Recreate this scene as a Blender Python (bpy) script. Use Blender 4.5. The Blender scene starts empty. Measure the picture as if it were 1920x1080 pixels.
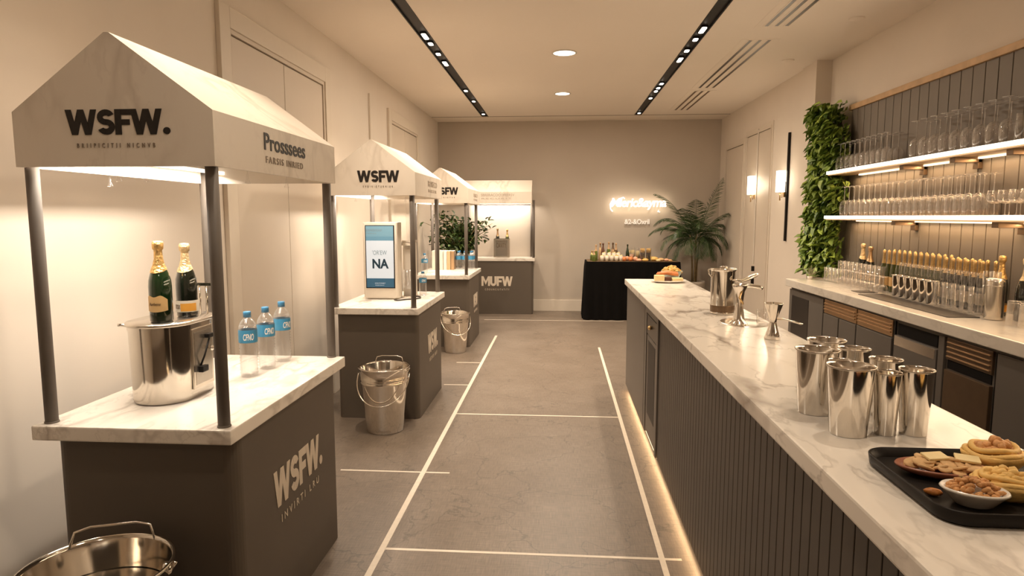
import bpy, bmesh, math, random
from mathutils import Vector, Matrix
random.seed(7)
PI = math.pi
S = bpy.context.scene
COL = S.collection

# ------------------------------------------------------------------ materials
def new_mat(name):
    m = bpy.data.materials.new(name); m.use_nodes = True
    nt = m.node_tree
    b = nt.nodes['Principled BSDF']
    return m, nt, b

def mat(name, col, rough=.5, metal=0., var=0., scale=20., bump=0., bscale=60., coat=0., sheen=0., aniso=0.):
    m, nt, b = new_mat(name)
    b.inputs['Base Color'].default_value = (*col, 1)
    b.inputs['Roughness'].default_value = rough
    b.inputs['Metallic'].default_value = metal
    if coat: b.inputs['Coat Weight'].default_value = coat; b.inputs['Coat Roughness'].default_value = .1
    if sheen: b.inputs['Sheen Weight'].default_value = sheen
    tc = nt.nodes.new('ShaderNodeTexCoord')
    if var:
        n = nt.nodes.new('ShaderNodeTexNoise'); n.inputs['Scale'].default_value = scale; n.inputs['Detail'].default_value = 4
        nt.links.new(tc.outputs['Object'], n.inputs['Vector'])
        r = nt.nodes.new('ShaderNodeValToRGB')
        r.color_ramp.elements[0].position = .3; r.color_ramp.elements[1].position = .7
        r.color_ramp.elements[0].color = (*[c * (1 - var) for c in col], 1)
        r.color_ramp.elements[1].color = (*[min(1, c * (1 + var)) for c in col], 1)
        nt.links.new(n.outputs['Fac'], r.inputs['Fac']); nt.links.new(r.outputs['Color'], b.inputs['Base Color'])
    if bump:
        n = nt.nodes.new('ShaderNodeTexNoise'); n.inputs['Scale'].default_value = bscale; n.inputs['Detail'].default_value = 3
        nt.links.new(tc.outputs['Object'], n.inputs['Vector'])
        bp = nt.nodes.new('ShaderNodeBump'); bp.inputs['Strength'].default_value = bump; bp.inputs['Distance'].default_value = .01
        nt.links.new(n.outputs['Fac'], bp.inputs['Height']); nt.links.new(bp.outputs['Normal'], b.inputs['Normal'])
    return m

def marble(name, base, vein, rough=.18, scale=3.2, width=.035, strength=.8, stretch=(1, .45, 1)):
    m, nt, b = new_mat(name)
    tc = nt.nodes.new('ShaderNodeTexCoord'); mp = nt.nodes.new('ShaderNodeMapping')
    mp.inputs['Rotation'].default_value = (.2, .15, .6); mp.inputs['Scale'].default_value = stretch
    nt.links.new(tc.outputs['Object'], mp.inputs['Vector'])
    def veins(sc, w, dist):
        wn = nt.nodes.new('ShaderNodeTexNoise'); wn.inputs['Scale'].default_value = sc * 1.4; wn.inputs['Detail'].default_value = 5
        nt.links.new(mp.outputs[0], wn.inputs['Vector'])
        mx = nt.nodes.new('ShaderNodeVectorMath'); mx.operation = 'MULTIPLY_ADD'
        mx.inputs[1].default_value = (dist,) * 3
        nt.links.new(wn.outputs['Color'], mx.inputs[0]); nt.links.new(mp.outputs[0], mx.inputs[2])
        n = nt.nodes.new('ShaderNodeTexNoise'); n.inputs['Scale'].default_value = sc; n.inputs['Detail'].default_value = 2.5
        nt.links.new(mx.outputs[0], n.inputs['Vector'])
        a = nt.nodes.new('ShaderNodeMath'); a.operation = 'SUBTRACT'; a.inputs[1].default_value = .5
        nt.links.new(n.outputs['Fac'], a.inputs[0])
        c = nt.nodes.new('ShaderNodeMath'); c.operation = 'ABSOLUTE'; nt.links.new(a.outputs[0], c.inputs[0])
        r = nt.nodes.new('ShaderNodeMapRange'); r.inputs['From Min'].default_value = 0; r.inputs['From Max'].default_value = w
        r.inputs['To Min'].default_value = 1; r.inputs['To Max'].default_value = 0
        nt.links.new(c.outputs[0], r.inputs['Value'])
        return r.outputs[0]
    v1 = veins(scale, width, .35); v2 = veins(scale * 2.7, width * .6, .2)
    h = nt.nodes.new('ShaderNodeMath'); h.operation = 'MULTIPLY'; h.inputs[1].default_value = .5
    nt.links.new(v2, h.inputs[0])
    mxx = nt.nodes.new('ShaderNodeMath'); mxx.operation = 'MAXIMUM'
    nt.links.new(v1, mxx.inputs[0]); nt.links.new(h.outputs[0], mxx.inputs[1])
    pn = nt.nodes.new('ShaderNodeTexNoise'); pn.inputs['Scale'].default_value = 2.2
    nt.links.new(tc.outputs['Object'], pn.inputs['Vector'])
    pr = nt.nodes.new('ShaderNodeMapRange'); pr.inputs['From Min'].default_value = .35; pr.inputs['From Max'].default_value = .65
    nt.links.new(pn.outputs['Fac'], pr.inputs['Value'])
    mu = nt.nodes.new('ShaderNodeMath'); mu.operation = 'MULTIPLY'
    nt.links.new(mxx.outputs[0], mu.inputs[0]); nt.links.new(pr.outputs[0], mu.inputs[1])
    ms = nt.nodes.new('ShaderNodeMath'); ms.operation = 'MULTIPLY'; ms.inputs[1].default_value = strength
    nt.links.new(mu.outputs[0], ms.inputs[0])
    mix = nt.nodes.new('ShaderNodeMixRGB'); mix.inputs[1].default_value = (*base, 1); mix.inputs[2].default_value = (*vein, 1)
    nt.links.new(ms.outputs[0], mix.inputs[0]); nt.links.new(mix.outputs[0], b.inputs['Base Color'])
    b.inputs['Roughness'].default_value = rough
    return m

def glass(name, tint=(1, 1, 1), lo=.05, hi=.75, rough=.02, col=(1, 1, 1), body=.25, pw=2.2):
    m = bpy.data.materials.new(name); m.use_nodes = True
    nt = m.node_tree; nt.nodes.clear()
    o = nt.nodes.new('ShaderNodeOutputMaterial'); mx = nt.nodes.new('ShaderNodeMixShader'); m2 = nt.nodes.new('ShaderNodeMixShader')
    t = nt.nodes.new('ShaderNodeBsdfTransparent'); t.inputs['Color'].default_value = (*tint, 1)
    g = nt.nodes.new('ShaderNodeBsdfGlossy'); g.inputs['Roughness'].default_value = rough; g.inputs['Color'].default_value = (*col, 1)
    df = nt.nodes.new('ShaderNodeBsdfDiffuse'); df.inputs['Color'].default_value = (.9, .87, .83, 1)
    m2.inputs[0].default_value = body; nt.links.new(g.outputs[0], m2.inputs[1]); nt.links.new(df.outputs[0], m2.inputs[2])
    lw = nt.nodes.new('ShaderNodeLayerWeight'); lw.inputs['Blend'].default_value = .5
    p = nt.nodes.new('ShaderNodeMath'); p.operation = 'POWER'; p.inputs[1].default_value = pw
    nt.links.new(lw.outputs['Facing'], p.inputs[0])
    r = nt.nodes.new('ShaderNodeMapRange'); r.inputs['To Min'].default_value = lo; r.inputs['To Max'].default_value = hi
    nt.links.new(p.outputs[0], r.inputs['Value'])
    nt.links.new(r.outputs[0], mx.inputs[0]); nt.links.new(t.outputs[0], mx.inputs[1]); nt.links.new(m2.outputs[0], mx.inputs[2])
    nt.links.new(mx.outputs[0], o.inputs['Surface'])
    return m

def emit(name, col, s):
    m, nt, b = new_mat(name)
    b.inputs['Base Color'].default_value = (*[c*.5 for c in col], 1)
    b.inputs['Emission Color'].default_value = (*col, 1); b.inputs['Emission Strength'].default_value = s
    return m

def leaf_mat(name, c0, c1, rough=.45):
    m, nt, b = new_mat(name)
    g = nt.nodes.new('ShaderNodeNewGeometry'); r = nt.nodes.new('ShaderNodeValToRGB')
    r.color_ramp.elements[0].color = (*c0, 1); r.color_ramp.elements[1].color = (*c1, 1)
    nt.links.new(g.outputs['Random Per Island'], r.inputs['Fac']); nt.links.new(r.outputs['Color'], b.inputs['Base Color'])
    b.inputs['Roughness'].default_value = rough
    b.inputs['Subsurface Weight'].default_value = 0
    return m

WARM = (1., .835, .655)
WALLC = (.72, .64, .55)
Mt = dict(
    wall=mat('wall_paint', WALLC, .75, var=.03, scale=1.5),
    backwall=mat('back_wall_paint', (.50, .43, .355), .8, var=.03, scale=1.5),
    ceil=mat('ceiling_paint', (.80, .715, .62), .85, var=.015, scale=1.),
    trim=mat('trim_paint', (.68, .60, .50), .5, var=.01),
    door=mat('door_paint', (.63, .545, .45), .5, var=.02, scale=2),
    groove=mat('shadow_gap', (.22, .17, .12), .8, var=.05),
    marble=marble('white_marble', (.80, .74, .66), (.36, .30, .25)),
    marble_bar=marble('bar_marble', (.80, .74, .66), (.28, .23, .19), rough=.2, scale=2.5, width=.055, strength=1.),
    marble_back=marble('back_marble', (.70, .64, .56), (.38, .33, .28), rough=.2, scale=5, width=.06, strength=.5),
    canopy=marble('canopy_panel', (.79, .71, .61), (.46, .38, .30), rough=.5, scale=2.6, width=.05, strength=.55, stretch=(1, 1, .5)),
    base=mat('charcoal_laminate', (.098, .077, .058), .55, var=.04, scale=3),
    post=mat('taupe_grey_metal', (.135, .112, .092), .65, metal=.0, var=.02),
    flute=mat('dark_fluted_wood', (.046, .035, .026), .42, var=.12, scale=8),
    cab=mat('slate_cabinet', (.125, .108, .092), .42, var=.04, scale=4),
    cabdark=mat('dark_appliance', (.05, .042, .036), .3, metal=.4, var=.04),
    black=mat('black_plastic', (.012, .010, .009), .4, var=.05),
    blackcloth=mat('black_tablecloth', (.0035, .0028, .0024), .95, var=.2, scale=3, bump=.1),
    steel=mat('polished_steel', (.78, .73, .66), .10, metal=1., var=.02),
    brushed=mat('brushed_steel', (.72, .66, .58), .24, metal=1., var=.04, scale=8),
    copper=mat('brushed_copper', (.55, .36, .20), .32, metal=.85, var=.06, scale=8),
    bronze=mat('bronze_panel', (.17, .11, .065), .35, metal=.6, var=.05),
    brass=mat('brass', (.72, .50, .24), .28, metal=1., var=.04),
    gold=mat('gold_foil', (.80, .52, .20), .33, metal=.85, var=.18, scale=60, bump=.6, bscale=90),
    goldsoft=mat('pale_gold_foil', (.83, .62, .34), .38, metal=.7, var=.18, scale=60, bump=.6, bscale=90),
    greenglass=mat('dark_green_glass', (.006, .024, .006), .06, var=.1, coat=1.),
    blackglass=mat('black_green_glass', (.008, .010, .006), .06, var=.1, coat=1.),
    greenbright=mat('olive_green_glass', (.10, .14, .015), .12, var=.1, coat=1.),
    golddull=mat('dull_gold_foil', (.62, .42, .18), .4, metal=.6, var=.2, scale=50, bump=.4, bscale=80),
    olivedark=mat('olive_bottle_glass', (.05, .06, .012), .1, var=.2, coat=1.),
    labelgold=mat('gold_label_paper', (.68, .44, .19), .5, var=.06),
    labelwhite=mat('white_label_paper', (.72, .64, .52), .6, var=.04),
    orange=mat('orange_label_paper', (.78, .36, .05), .6, var=.04),
    labelblue=mat('blue_label_film', (.045, .22, .38), .35, var=.06, scale=30),
    bluecap=mat('blue_plastic_cap', (.05, .20, .36), .35, var=.04),
    white=mat('white_print', (.80, .74, .66), .6, var=.01),
    cream=mat('cream_print', (.66, .57, .46), .6, var=.01),
    ink=mat('black_print', (.013, .009, .007), .5, var=.01),
    brownink=mat('brown_print', (.26, .20, .15), .6, var=.01),
    paleink=mat('pale_brown_print', (.47, .39, .31), .6, var=.01),
    kiosk=mat('warm_grey_plastic', (.60, .53, .44), .4, var=.02),
    tape=mat('white_floor_paint', (.66, .58, .48), .6, var=.05, scale=30),
    panel=mat('grey_tongue_and_groove', (.185, .155, .125), .55, var=.05, scale=3),
    wood=mat('oak_strip', (.55, .36, .19), .5, var=.15, scale=9),
    shelf=mat('shelf_oak_laminate', (.55, .38, .22), .35, var=.06, scale=5),
    soil=mat('potting_soil', (.04, .028, .018), .95, var=.3, scale=60, bump=.5),
    pot=mat('stone_pot', (.42, .36, .30), .7, var=.08),
    trunk=mat('palm_stem', (.20, .14, .06), .7, var=.2, scale=20, bump=.3),
    leaf=leaf_mat('vine_leaf', (.05, .12, .015), (.40, .52, .10)),
    palm=leaf_mat('palm_leaf', (.012, .035, .008), (.05, .085, .02)),
    shrub=leaf_mat('shrub_leaf', (.012, .035, .006), (.07, .11, .02)),
    sage=leaf_mat('sage_leaf', (.22, .23, .12), (.32, .31, .19)),
    glass=glass('clear_glass', (.99, .985, .98), .05, .9, .03, pw=2.6),
    pet=glass('clear_plastic', (.97, .97, .97), .09, .9, .06),
    rimglass=glass('thick_glass', (.98, .97, .96), .28, .95, .06, body=.35, pw=1.6),
    acrylic=glass('frosted_acrylic', (.86, .84, .80), .15, .7, .2),
    water=glass('drinking_water', (.95, .95, .95), .03, .5, .03),
    led=emit('warm_led', (1, .72, .42), 1.6),
    ledwhite=emit('shelf_led', (1, .86, .68), 2),
    lens=emit('spot_lens', (1, .90, .76), 5),
    diffuser=emit('downlight_diffuser', (1, .90, .78), 3),
    neon=emit('neon_tube', (1, .90, .78), .85),
    neonsoft=emit('soft_neon', (1, .86, .70), .3),
    shade=emit('sconce_glass', (1, .90, .74), 2.4),
    canopylamp=emit('canopy_lamp', (1, .88, .72), 1.),
    black_hole=mat('deep_recess', (.004, .003, .003), .6, var=.1),
    cracker=mat('cracker', (.66, .42, .20), .8, var=.15, scale=60, bump=.3),
    cheese=mat('pale_cheese', (.78, .62, .32), .5, var=.06, scale=20),
    chips=mat('golden_snack', (.76, .46, .13), .65, var=.2, scale=40, bump=.3),
    pastry=mat('yellow_pastry', (.78, .50, .16), .6, var=.15, scale=30, bump=.3),
    nuts=mat('roasted_nuts', (.60, .30, .11), .6, var=.25, scale=50, bump=.3),
    almond=mat('glazed_pecan', (.45, .16, .03), .4, var=.25, scale=60, bump=.4),
    terracotta=mat('terracotta_plate', (.30, .11, .06), .35, var=.1, scale=20),
    ceramic=mat('white_ceramic', (.76, .70, .62), .2, var=.02),
    tray=mat('black_tray', (.015, .012, .010), .42, var=.06, scale=20),
    sausage=mat('orange_charcuterie', (.66, .22, .07), .5, var=.25, scale=40),
    choc=mat('dark_brown_bread', (.10, .035, .015), .6, var=.2, scale=30),
    wine=mat('dark_drink', (.02, .010, .014), .15, var=.1),
    pinkdrink=mat('peach_drink', (.72, .38, .24), .25, var=.1),
    tabletop=mat('table_runner', (.16, .10, .05), .7, var=.1),
    glazeblue=mat('pale_blue_ceramic', (.42, .50, .46), .3, var=.04),
    tan=mat('tan_card', (.50, .32, .17), .6, var=.06),
    cardwhite=mat('off_white_card', (.66, .58, .48), .6, var=.04),
)
# screen colours (the screen gives off light)
Mt['scr_top'] = emit('screen_pale_blue', (.16, .30, .36), .30)
Mt['scr_top2'] = emit('screen_light_blue', (.12, .26, .34), .28)
Mt['scr_mid'] = emit('screen_white', (.50, .52, .53), .45)
Mt['scr_bot'] = emit('screen_teal', (.02, .09, .15), .3)
Mt['scr_ink'] = emit('screen_ink', (.003, .03, .05), .15)
Mt['scr_grey'] = emit('screen_grey', (.20, .26, .28), .2)

for k_ in ('blackcloth', 'black', 'tray', 'black_hole'): Mt[k_].node_tree.nodes['Principled BSDF'].inputs['Specular IOR Level'].default_value = .15

def floor_mat():
    m, nt, b = new_mat('grey_brown_floor')
    tc = nt.nodes.new('ShaderNodeTexCoord')
    n = nt.nodes.new('ShaderNodeTexNoise'); n.inputs['Scale'].default_value = 2.2; n.inputs['Detail'].default_value = 8; n.inputs['Roughness'].default_value = .65
    nt.links.new(tc.outputs['Object'], n.inputs['Vector'])
    r = nt.nodes.new('ShaderNodeValToRGB'); r.color_ramp.elements[0].position = .3; r.color_ramp.elements[1].position = .75
    r.color_ramp.elements[0].color = (.145, .110, .081, 1); r.color_ramp.elements[1].color = (.200, .158, .122, 1)
    nt.links.new(n.outputs['Fac'], r.inputs['Fac'])
    # fine woven threads in both directions
    def thread(sx, sy):
        mp = nt.nodes.new('ShaderNodeMapping'); mp.inputs['Scale'].default_value = (sx, sy, 1)
        nt.links.new(tc.outputs['Object'], mp.inputs['Vector'])
        q = nt.nodes.new('ShaderNodeTexNoise'); q.inputs['Scale'].default_value = 1; q.inputs['Detail'].default_value = 3
        nt.links.new(mp.outputs[0], q.inputs['Vector']); return q.outputs['Fac']
    a = nt.nodes.new('ShaderNodeMath'); a.operation = 'ADD'
    nt.links.new(thread(220, 12), a.inputs[0]); nt.links.new(thread(12, 160), a.inputs[1])
    mr = nt.nodes.new('ShaderNodeMapRange'); mr.inputs['From Min'].default_value = .7; mr.inputs['From Max'].default_value = 1.3
    mr.inputs['To Min'].default_value = .72; mr.inputs['To Max'].default_value = 1.25
    nt.links.new(a.outputs[0], mr.inputs['Value'])
    # faint hairline cracks
    vo = nt.nodes.new('ShaderNodeTexVoronoi'); vo.feature = 'DISTANCE_TO_EDGE'; vo.inputs['Scale'].default_value = 1.7
    wn = nt.nodes.new('ShaderNodeTexNoise'); wn.inputs['Scale'].default_value = 3; wn.inputs['Detail'].default_value = 5
    nt.links.new(tc.outputs['Object'], wn.inputs['Vector'])
    ad = nt.nodes.new('ShaderNodeVectorMath'); ad.operation = 'MULTIPLY_ADD'; ad.inputs[1].default_value = (.6, .6, .6)
    nt.links.new(wn.outputs['Color'], ad.inputs[0]); nt.links.new(tc.outputs['Object'], ad.inputs[2]); nt.links.new(ad.outputs[0], vo.inputs['Vector'])
    cr = nt.nodes.new('ShaderNodeMapRange'); cr.inputs['From Max'].default_value = .012; cr.inputs['To Min'].default_value = .62; cr.inputs['To Max'].default_value = 1
    nt.links.new(vo.outputs['Distance'], cr.inputs['Value'])
    mu = nt.nodes.new('ShaderNodeMath'); mu.operation = 'MULTIPLY'; nt.links.new(mr.outputs[0], mu.inputs[0]); nt.links.new(cr.outputs[0], mu.inputs[1])
    vm = nt.nodes.new('ShaderNodeVectorMath'); vm.operation = 'SCALE'
    nt.links.new(r.outputs['Color'], vm.inputs[0]); nt.links.new(mu.outputs[0], vm.inputs['Scale'])
    nt.links.new(vm.outputs[0], b.inputs['Base Color'])
    b.inputs['Roughness'].default_value = .42
    bp = nt.nodes.new('ShaderNodeBump'); bp.inputs['Strength'].default_value = .12; bp.inputs['Distance'].default_value = .004
    nt.links.new(a.outputs[0], bp.inputs['Height']); nt.links.new(bp.outputs['Normal'], b.inputs['Normal'])
    return m
Mt['floor'] = floor_mat()

# ------------------------------------------------------------------ mesh helpers
class M:
    def __init__(s): s.v = []; s.f = []; s.s = []; s.m = []
    def add(s, vs, fs, smooth=False, mi=0):
        o = len(s.v); s.v += [tuple(v) for v in vs]
        s.f += [tuple(i + o for i in f) for f in fs]; s.s += [smooth] * len(fs); s.m += [mi] * len(fs)
        return s
    def box(s, x0, x1, y0, y1, z0, z1, bev=0, mi=0):
        if bev:
            bm = bmesh.new()
            vs = [bm.verts.new(p) for p in [(x0,y0,z0),(x1,y0,z0),(x1,y1,z0),(x0,y1,z0),(x0,y0,z1),(x1,y0,z1),(x1,y1,z1),(x0,y1,z1)]]
            for f in [(0,3,2,1),(4,5,6,7),(0,1,5,4),(1,2,6,5),(2,3,7,6),(3,0,4,7)]: bm.faces.new([vs[i] for i in f])
            bmesh.ops.bevel(bm, geom=bm.edges[:], offset=bev, segments=2, affect='EDGES', profile=.6)
            bm.verts.index_update()
            s.add([v.co[:] for v in bm.verts], [[v.index for v in f.verts] for f in bm.faces], False, mi); bm.free(); return s
        return s.add([(x0,y0,z0),(x1,y0,z0),(x1,y1,z0),(x0,y1,z0),(x0,y0,z1),(x1,y0,z1),(x1,y1,z1),(x0,y1,z1)],
              [(0,3,2,1),(4,5,6,7),(0,1,5,4),(1,2,6,5),(2,3,7,6),(3,0,4,7)], False, mi)
    def lathe(s, prof, c=(0,0,0), seg=24, mi=0, sx=1, sy=1, fn=None, smooth=True):
        rings = []; vs = []
        for r, z in prof:
            if r < 1e-6: rings.append([len(vs)]); vs.append((c[0], c[1], c[2] + z))
            else:
                k = []
                for i in range(seg):
                    a = 2 * PI * i / seg; rr = r * (fn(a, z) if fn else 1)
                    k.append(len(vs)); vs.append((c[0] + rr * sx * math.cos(a), c[1] + rr * sy * math.sin(a), c[2] + z))
                rings.append(k)
        fs = []
        for a, b in zip(rings[:-1], rings[1:]):
            if len(a) == 1 and len(b) == 1: continue
            for i in range(seg):
                j = (i + 1) % seg
                if len(a) == 1: fs.append((a[0], b[j], b[i]))
                elif len(b) == 1: fs.append((a[i], a[j], b[0]))
                else: fs.append((a[i], a[j], b[j], b[i]))
        return s.add(vs, fs, smooth, mi)
    def tube(s, pts, r, seg=10, mi=0, cap=True, flat=1.):
        pts = [Vector(p) for p in pts]; n = len(pts)
        rs = r if isinstance(r, (list, tuple)) else [r] * n
        t0 = (pts[1] - pts[0]).normalized()
        up = Vector((0, 0, 1)) if abs(t0.z) < .9 else Vector((1, 0, 0))
        nrm = (up - t0 * up.dot(t0)).normalized(); vs = []
        for i, p in enumerate(pts):
            t = (pts[min(i+1, n-1)] - pts[max(i-1, 0)]).normalized()
            nrm = (nrm - t * nrm.dot(t)).normalized(); b = t.cross(nrm)
            for k in range(seg):
                a = 2 * PI * k / seg
                vs.append(p + (nrm * math.cos(a) * flat + b * math.sin(a)) * rs[i])
        fs = []
        for i in range(n - 1):
            for k in range(seg):
                j = (k + 1) % seg
                fs.append((i*seg+k, i*seg+j, (i+1)*seg+j, (i+1)*seg+k))
        if cap: fs.append(tuple(range(seg))[::-1]); fs.append(tuple((n-1)*seg + k for k in range(seg)))
        return s.add(vs, fs, True, mi)
    def prism(s, poly, axis, a0, a1, mi=0, smooth=False):
        """poly of 2D points extruded along axis; axis 'y' -> poly is (x,z); 'x' -> (y,z); 'z' -> (x,y)"""
        def P(u, v, a): return {'y': (u, a, v), 'x': (a, u, v), 'z': (u, v, a)}[axis]
        n = len(poly); vs = [P(u, v, a0) for u, v in poly] + [P(u, v, a1) for u, v in poly]
        s.add(vs, [tuple(range(n))[::-1], tuple(range(n, 2*n))], False, mi)
        return s.add(vs, [(i, (i+1) % n, n + (i+1) % n, n + i) for i in range(n)], smooth, mi)
    def rrect(s, x0, x1, y0, y1, z0, z1, r, seg=6, mi=0):
        poly = []
        for cx, cy, a in ((x1-r, y1-r, 0), (x0+r, y1-r, PI/2), (x0+r, y0+r, PI), (x1-r, y0+r, 1.5*PI)):
            for k in range(seg + 1):
                t = a + PI/2 * k / seg; poly.append((cx + r*math.cos(t), cy + r*math.sin(t)))
        return s.prism(poly, 'z', z0, z1, mi)
    def ball(s, c, r, seg=12, mi=0, lump=0., rot=None):
        prof = [(math.sin(PI*i/(seg//2)), -math.cos(PI*i/(seg//2))) for i in range(seg//2 + 1)]
        prof[0] = (0, -1); prof[-1] = (0, 1)
        if not isinstance(r, (list, tuple)): r = (r, r, r)
        t = M().lathe(prof, seg=seg); R = rot or Matrix.Identity(3)
        vs = []
        for v in t.v:
            k = 1 + lump * random.uniform(-1, 1)
            vs.append(Vector(c) + R @ Vector((v[0]*r[0]*k, v[1]*r[1]*k, v[2]*r[2]*k)))
        return s.add(vs, t.f, True, mi)
    def xf(s, mtx):
        s.v = [tuple(mtx @ Vector(v)) for v in s.v]; return s
    def build(s, name, mats, parent=None, loc=None):
        me = bpy.data.meshes.new(name); me.from_pydata(s.v, [], s.f)
        if not isinstance(mats, (list, tuple)): mats = [mats]
        for m in mats: me.materials.append(Mt[m] if isinstance(m, str) else m)
        for p, sm, mi in zip(me.polygons, s.s, s.m): p.use_smooth = sm; p.material_index = mi
        bm = bmesh.new(); bm.from_mesh(me); bmesh.ops.recalc_face_normals(bm, faces=bm.faces[:]); bm.to_mesh(me); bm.free()
        me.update()
        o = bpy.data.objects.new(name, me); COL.objects.link(o)
        if parent: o.parent = parent
        if loc: o.location = loc
        return o

def tag(o, label, cat, group=None, kind=None):
    if label: o['label'] = label
    if cat: o['category'] = cat
    if group: o['group'] = group
    if kind: o['kind'] = kind
    return o
def thing(name, label, cat, loc=(0,0,0), rz=0, group=None):
    o = bpy.data.objects.new(name, None); COL.objects.link(o); o.empty_display_size = .05
    o.location = loc; o.rotation_euler = (0, 0, rz)
    return tag(o, label, cat, group)
def struct(name, m, mats, label=None, parent=None):
    o = m.build(name, mats, parent)
    if not parent: o['kind'] = 'structure'
    if label: o['label'] = label
    return o
def kids(o): return list(o.children)
def dup(root, loc, label, rz=None, group=None, scale=None):
    r = root.copy(); COL.objects.link(r); r.location = loc; r['label'] = label
    if rz is not None: r.rotation_euler = (0, 0, rz)
    if group: r['group'] = group
    if scale: r.scale = scale if isinstance(scale, tuple) else (scale,)*3
    for ch in CH[root.name]:
        c = ch.copy(); COL.objects.link(c); c.parent = r
        for g in CH.get(ch.name, []):
            d = g.copy(); COL.objects.link(d); d.parent = c
    return r
CH = {}
def note(root):
    """remember a thing's parts so that it can be copied"""
    bpy.context.view_layer.update()
    CH[root.name] = list(root.children)
    for c in root.children: CH[c.name] = list(c.children)
    return root

def text_mesh(body, w, h, depth=.002, bold=0., spacing=1., shear=0.):
    cu = bpy.data.curves.new('txt', 'FONT'); cu.body = body; cu.size = 1; cu.offset = bold; cu.extrude = .02
    cu.space_character = spacing; cu.shear = shear; cu.resolution_u = 4
    o = bpy.data.objects.new('txt', cu); COL.objects.link(o); bpy.context.view_layer.update()
    me = bpy.data.meshes.new_from_object(o.evaluated_get(bpy.context.evaluated_depsgraph_get()))
    vs = [v.co.copy() for v in me.vertices]; fs = [tuple(p.vertices) for p in me.polygons]
    bpy.data.objects.remove(o); bpy.data.curves.remove(cu); bpy.data.meshes.remove(me)
    xs = [v.x for v in vs]; ys = [v.y for v in vs]; zs = [v.z for v in vs]
    x0, x1, y0, y1, z0, z1 = min(xs), max(xs), min(ys), max(ys), min(zs), max(zs)
    return [Vector(((v.x-x0)/(x1-x0)*w, (v.y-y0)/(y1-y0)*h, (v.z-z0)/(z1-z0)*depth)) for v in vs], fs
def lettering(name, body, parent, m, o, u, vdir, w, h, depth=.002, cyl=None, **kw):
    """writing: o = lower left corner, u = reading direction, vdir = up direction; cyl = (radius, z, start angle)"""
    vs, fs = text_mesh(body, w, h, depth, **kw)
    if cyl:
        r, z, a0 = cyl
        vs = [Vector(((r + v.z) * math.cos(a0 + v.x / r), (r + v.z) * math.sin(a0 + v.x / r), z + v.y)) for v in vs]
    else:
        u = Vector(u); vd = Vector(vdir); n = u.cross(vd)
        vs = [Vector(o) + u * v.x + vd * v.y + n * v.z for v in vs]
    return M().add(vs, fs).build(name, m, parent)

def glyph(ch):
    """heavy block capitals: convex polygons and the letter width, cap height 1"""
    def rc(a, b, c, d): return [(a,c),(b,c),(b,d),(a,d)]
    def sl(xt, xb, t=.25): return [(xb,0),(xb+t,0),(xt+t,1),(xt,1)]
    def arc(cx, cy, rx, ry, a0, a1, th, n=14):
        q = []; pts = []
        for i in range(n+1):
            a = math.radians(a0+(a1-a0)*i/n); c_, s_ = math.cos(a), math.sin(a)
            pts.append(((cx+(rx-th/2)*c_, cy+(ry-th/2)*s_), (cx+(rx+th/2)*c_, cy+(ry+th/2)*s_)))
        for (a, b), (c, d) in zip(pts[:-1], pts[1:]): q.append([a, b, d, c])
        return q
    if ch == 'W': return [sl(0,.24), sl(.52,.24), sl(.52,.80), sl(1.06,.80)], 1.31
    if ch == 'F': return [rc(0,.26,0,1), rc(.26,.68,.77,1), rc(.26,.61,.38,.60)], .68
    if ch == 'S': return arc(.36,.69,.24,.19,22,270,.235) + arc(.36,.31,.24,.19,90,-158,.235), .72
    if ch == '.': return [[(.15+.15*math.cos(i*PI/8), .14+.14*math.sin(i*PI/8)) for i in range(16)]], .30
    if ch == 'M': return [rc(0,.25,0,1), rc(.80,1.05,0,1), [(.25,1),(.25,.62),(.53,.1),(.53,.50)], [(.80,1),(.80,.62),(.52,.1),(.52,.50)]], 1.05
    if ch == 'U': return [rc(0,.25,.35,1), rc(.53,.78,.35,1)] + arc(.39,.37,.265,.25,180,360,.25), .78
def block_lettering(name, word, parent, m, o, u, vdir, w, h, depth=.002):
    polys = []; x = 0
    for ch in word:
        ps, wd = glyph(ch); polys += [[(a+x, b) for a, b in p] for p in ps]; x += wd + (.02 if ch != 'F' else -.04)
    tot = max(a for p in polys for a, b in p)
    u = Vector(u); vd = Vector(vdir); n = u.cross(vd); o = Vector(o); mm = M()
    for ip, p in enumerate(polys):
        depth = .0016 + .0003*(ip % 3)
        k = len(p); base = [o + u*(a/tot*w) + vd*(b*h) for a, b in p]
        mm.add(base + [q + n*depth for q in base], [tuple(range(k))[::-1], tuple(range(k, 2*k))] + [(i, (i+1) % k, k+(i+1) % k, k+i) for i in range(k)])
    return mm.build(name, m, parent)

ORD = ['first','second','third','fourth','fifth','sixth','seventh','eighth','ninth','tenth','eleventh','twelfth','thirteenth','fourteenth','fifteenth','sixteenth','seventeenth','eighteenth','nineteenth','twentieth','twenty-first','twenty-second','twenty-third','twenty-fourth']

# ------------------------------------------------------------------ room shell
XL, XR, XF, YB, ZC, YN = -2.12, 2.82, 2.69, 11.36, 3.27, -2.6
struct('floor', M().box(XL-.1, XR+.1, YN, YB+.1, -.1, 0), 'floor')
fl = bpy.data.objects['floor']
for nm, (x0, x1, y0, y1) in {
    'left edge':(-.888,-.856,.9,8.9), 'right edge':(.492,.520,.9,8.17),
    'a':(-.87,.60,3.025,3.045), 'b':(-1.42,-.70,4.005,4.023), 'c':(-.86,.50,5.27,5.29),
    'd':(-1.13,-.86,6.21,6.23), 'e':(-1.16,-.86,7.19,7.21), 'f':(-1.2,1.02,10.29,10.31)}.items():
    M().box(x0, x1, y0, y1, 0, .0018 if 'edge' in nm else .0011).build('floor_line', 'tape', fl)
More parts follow.
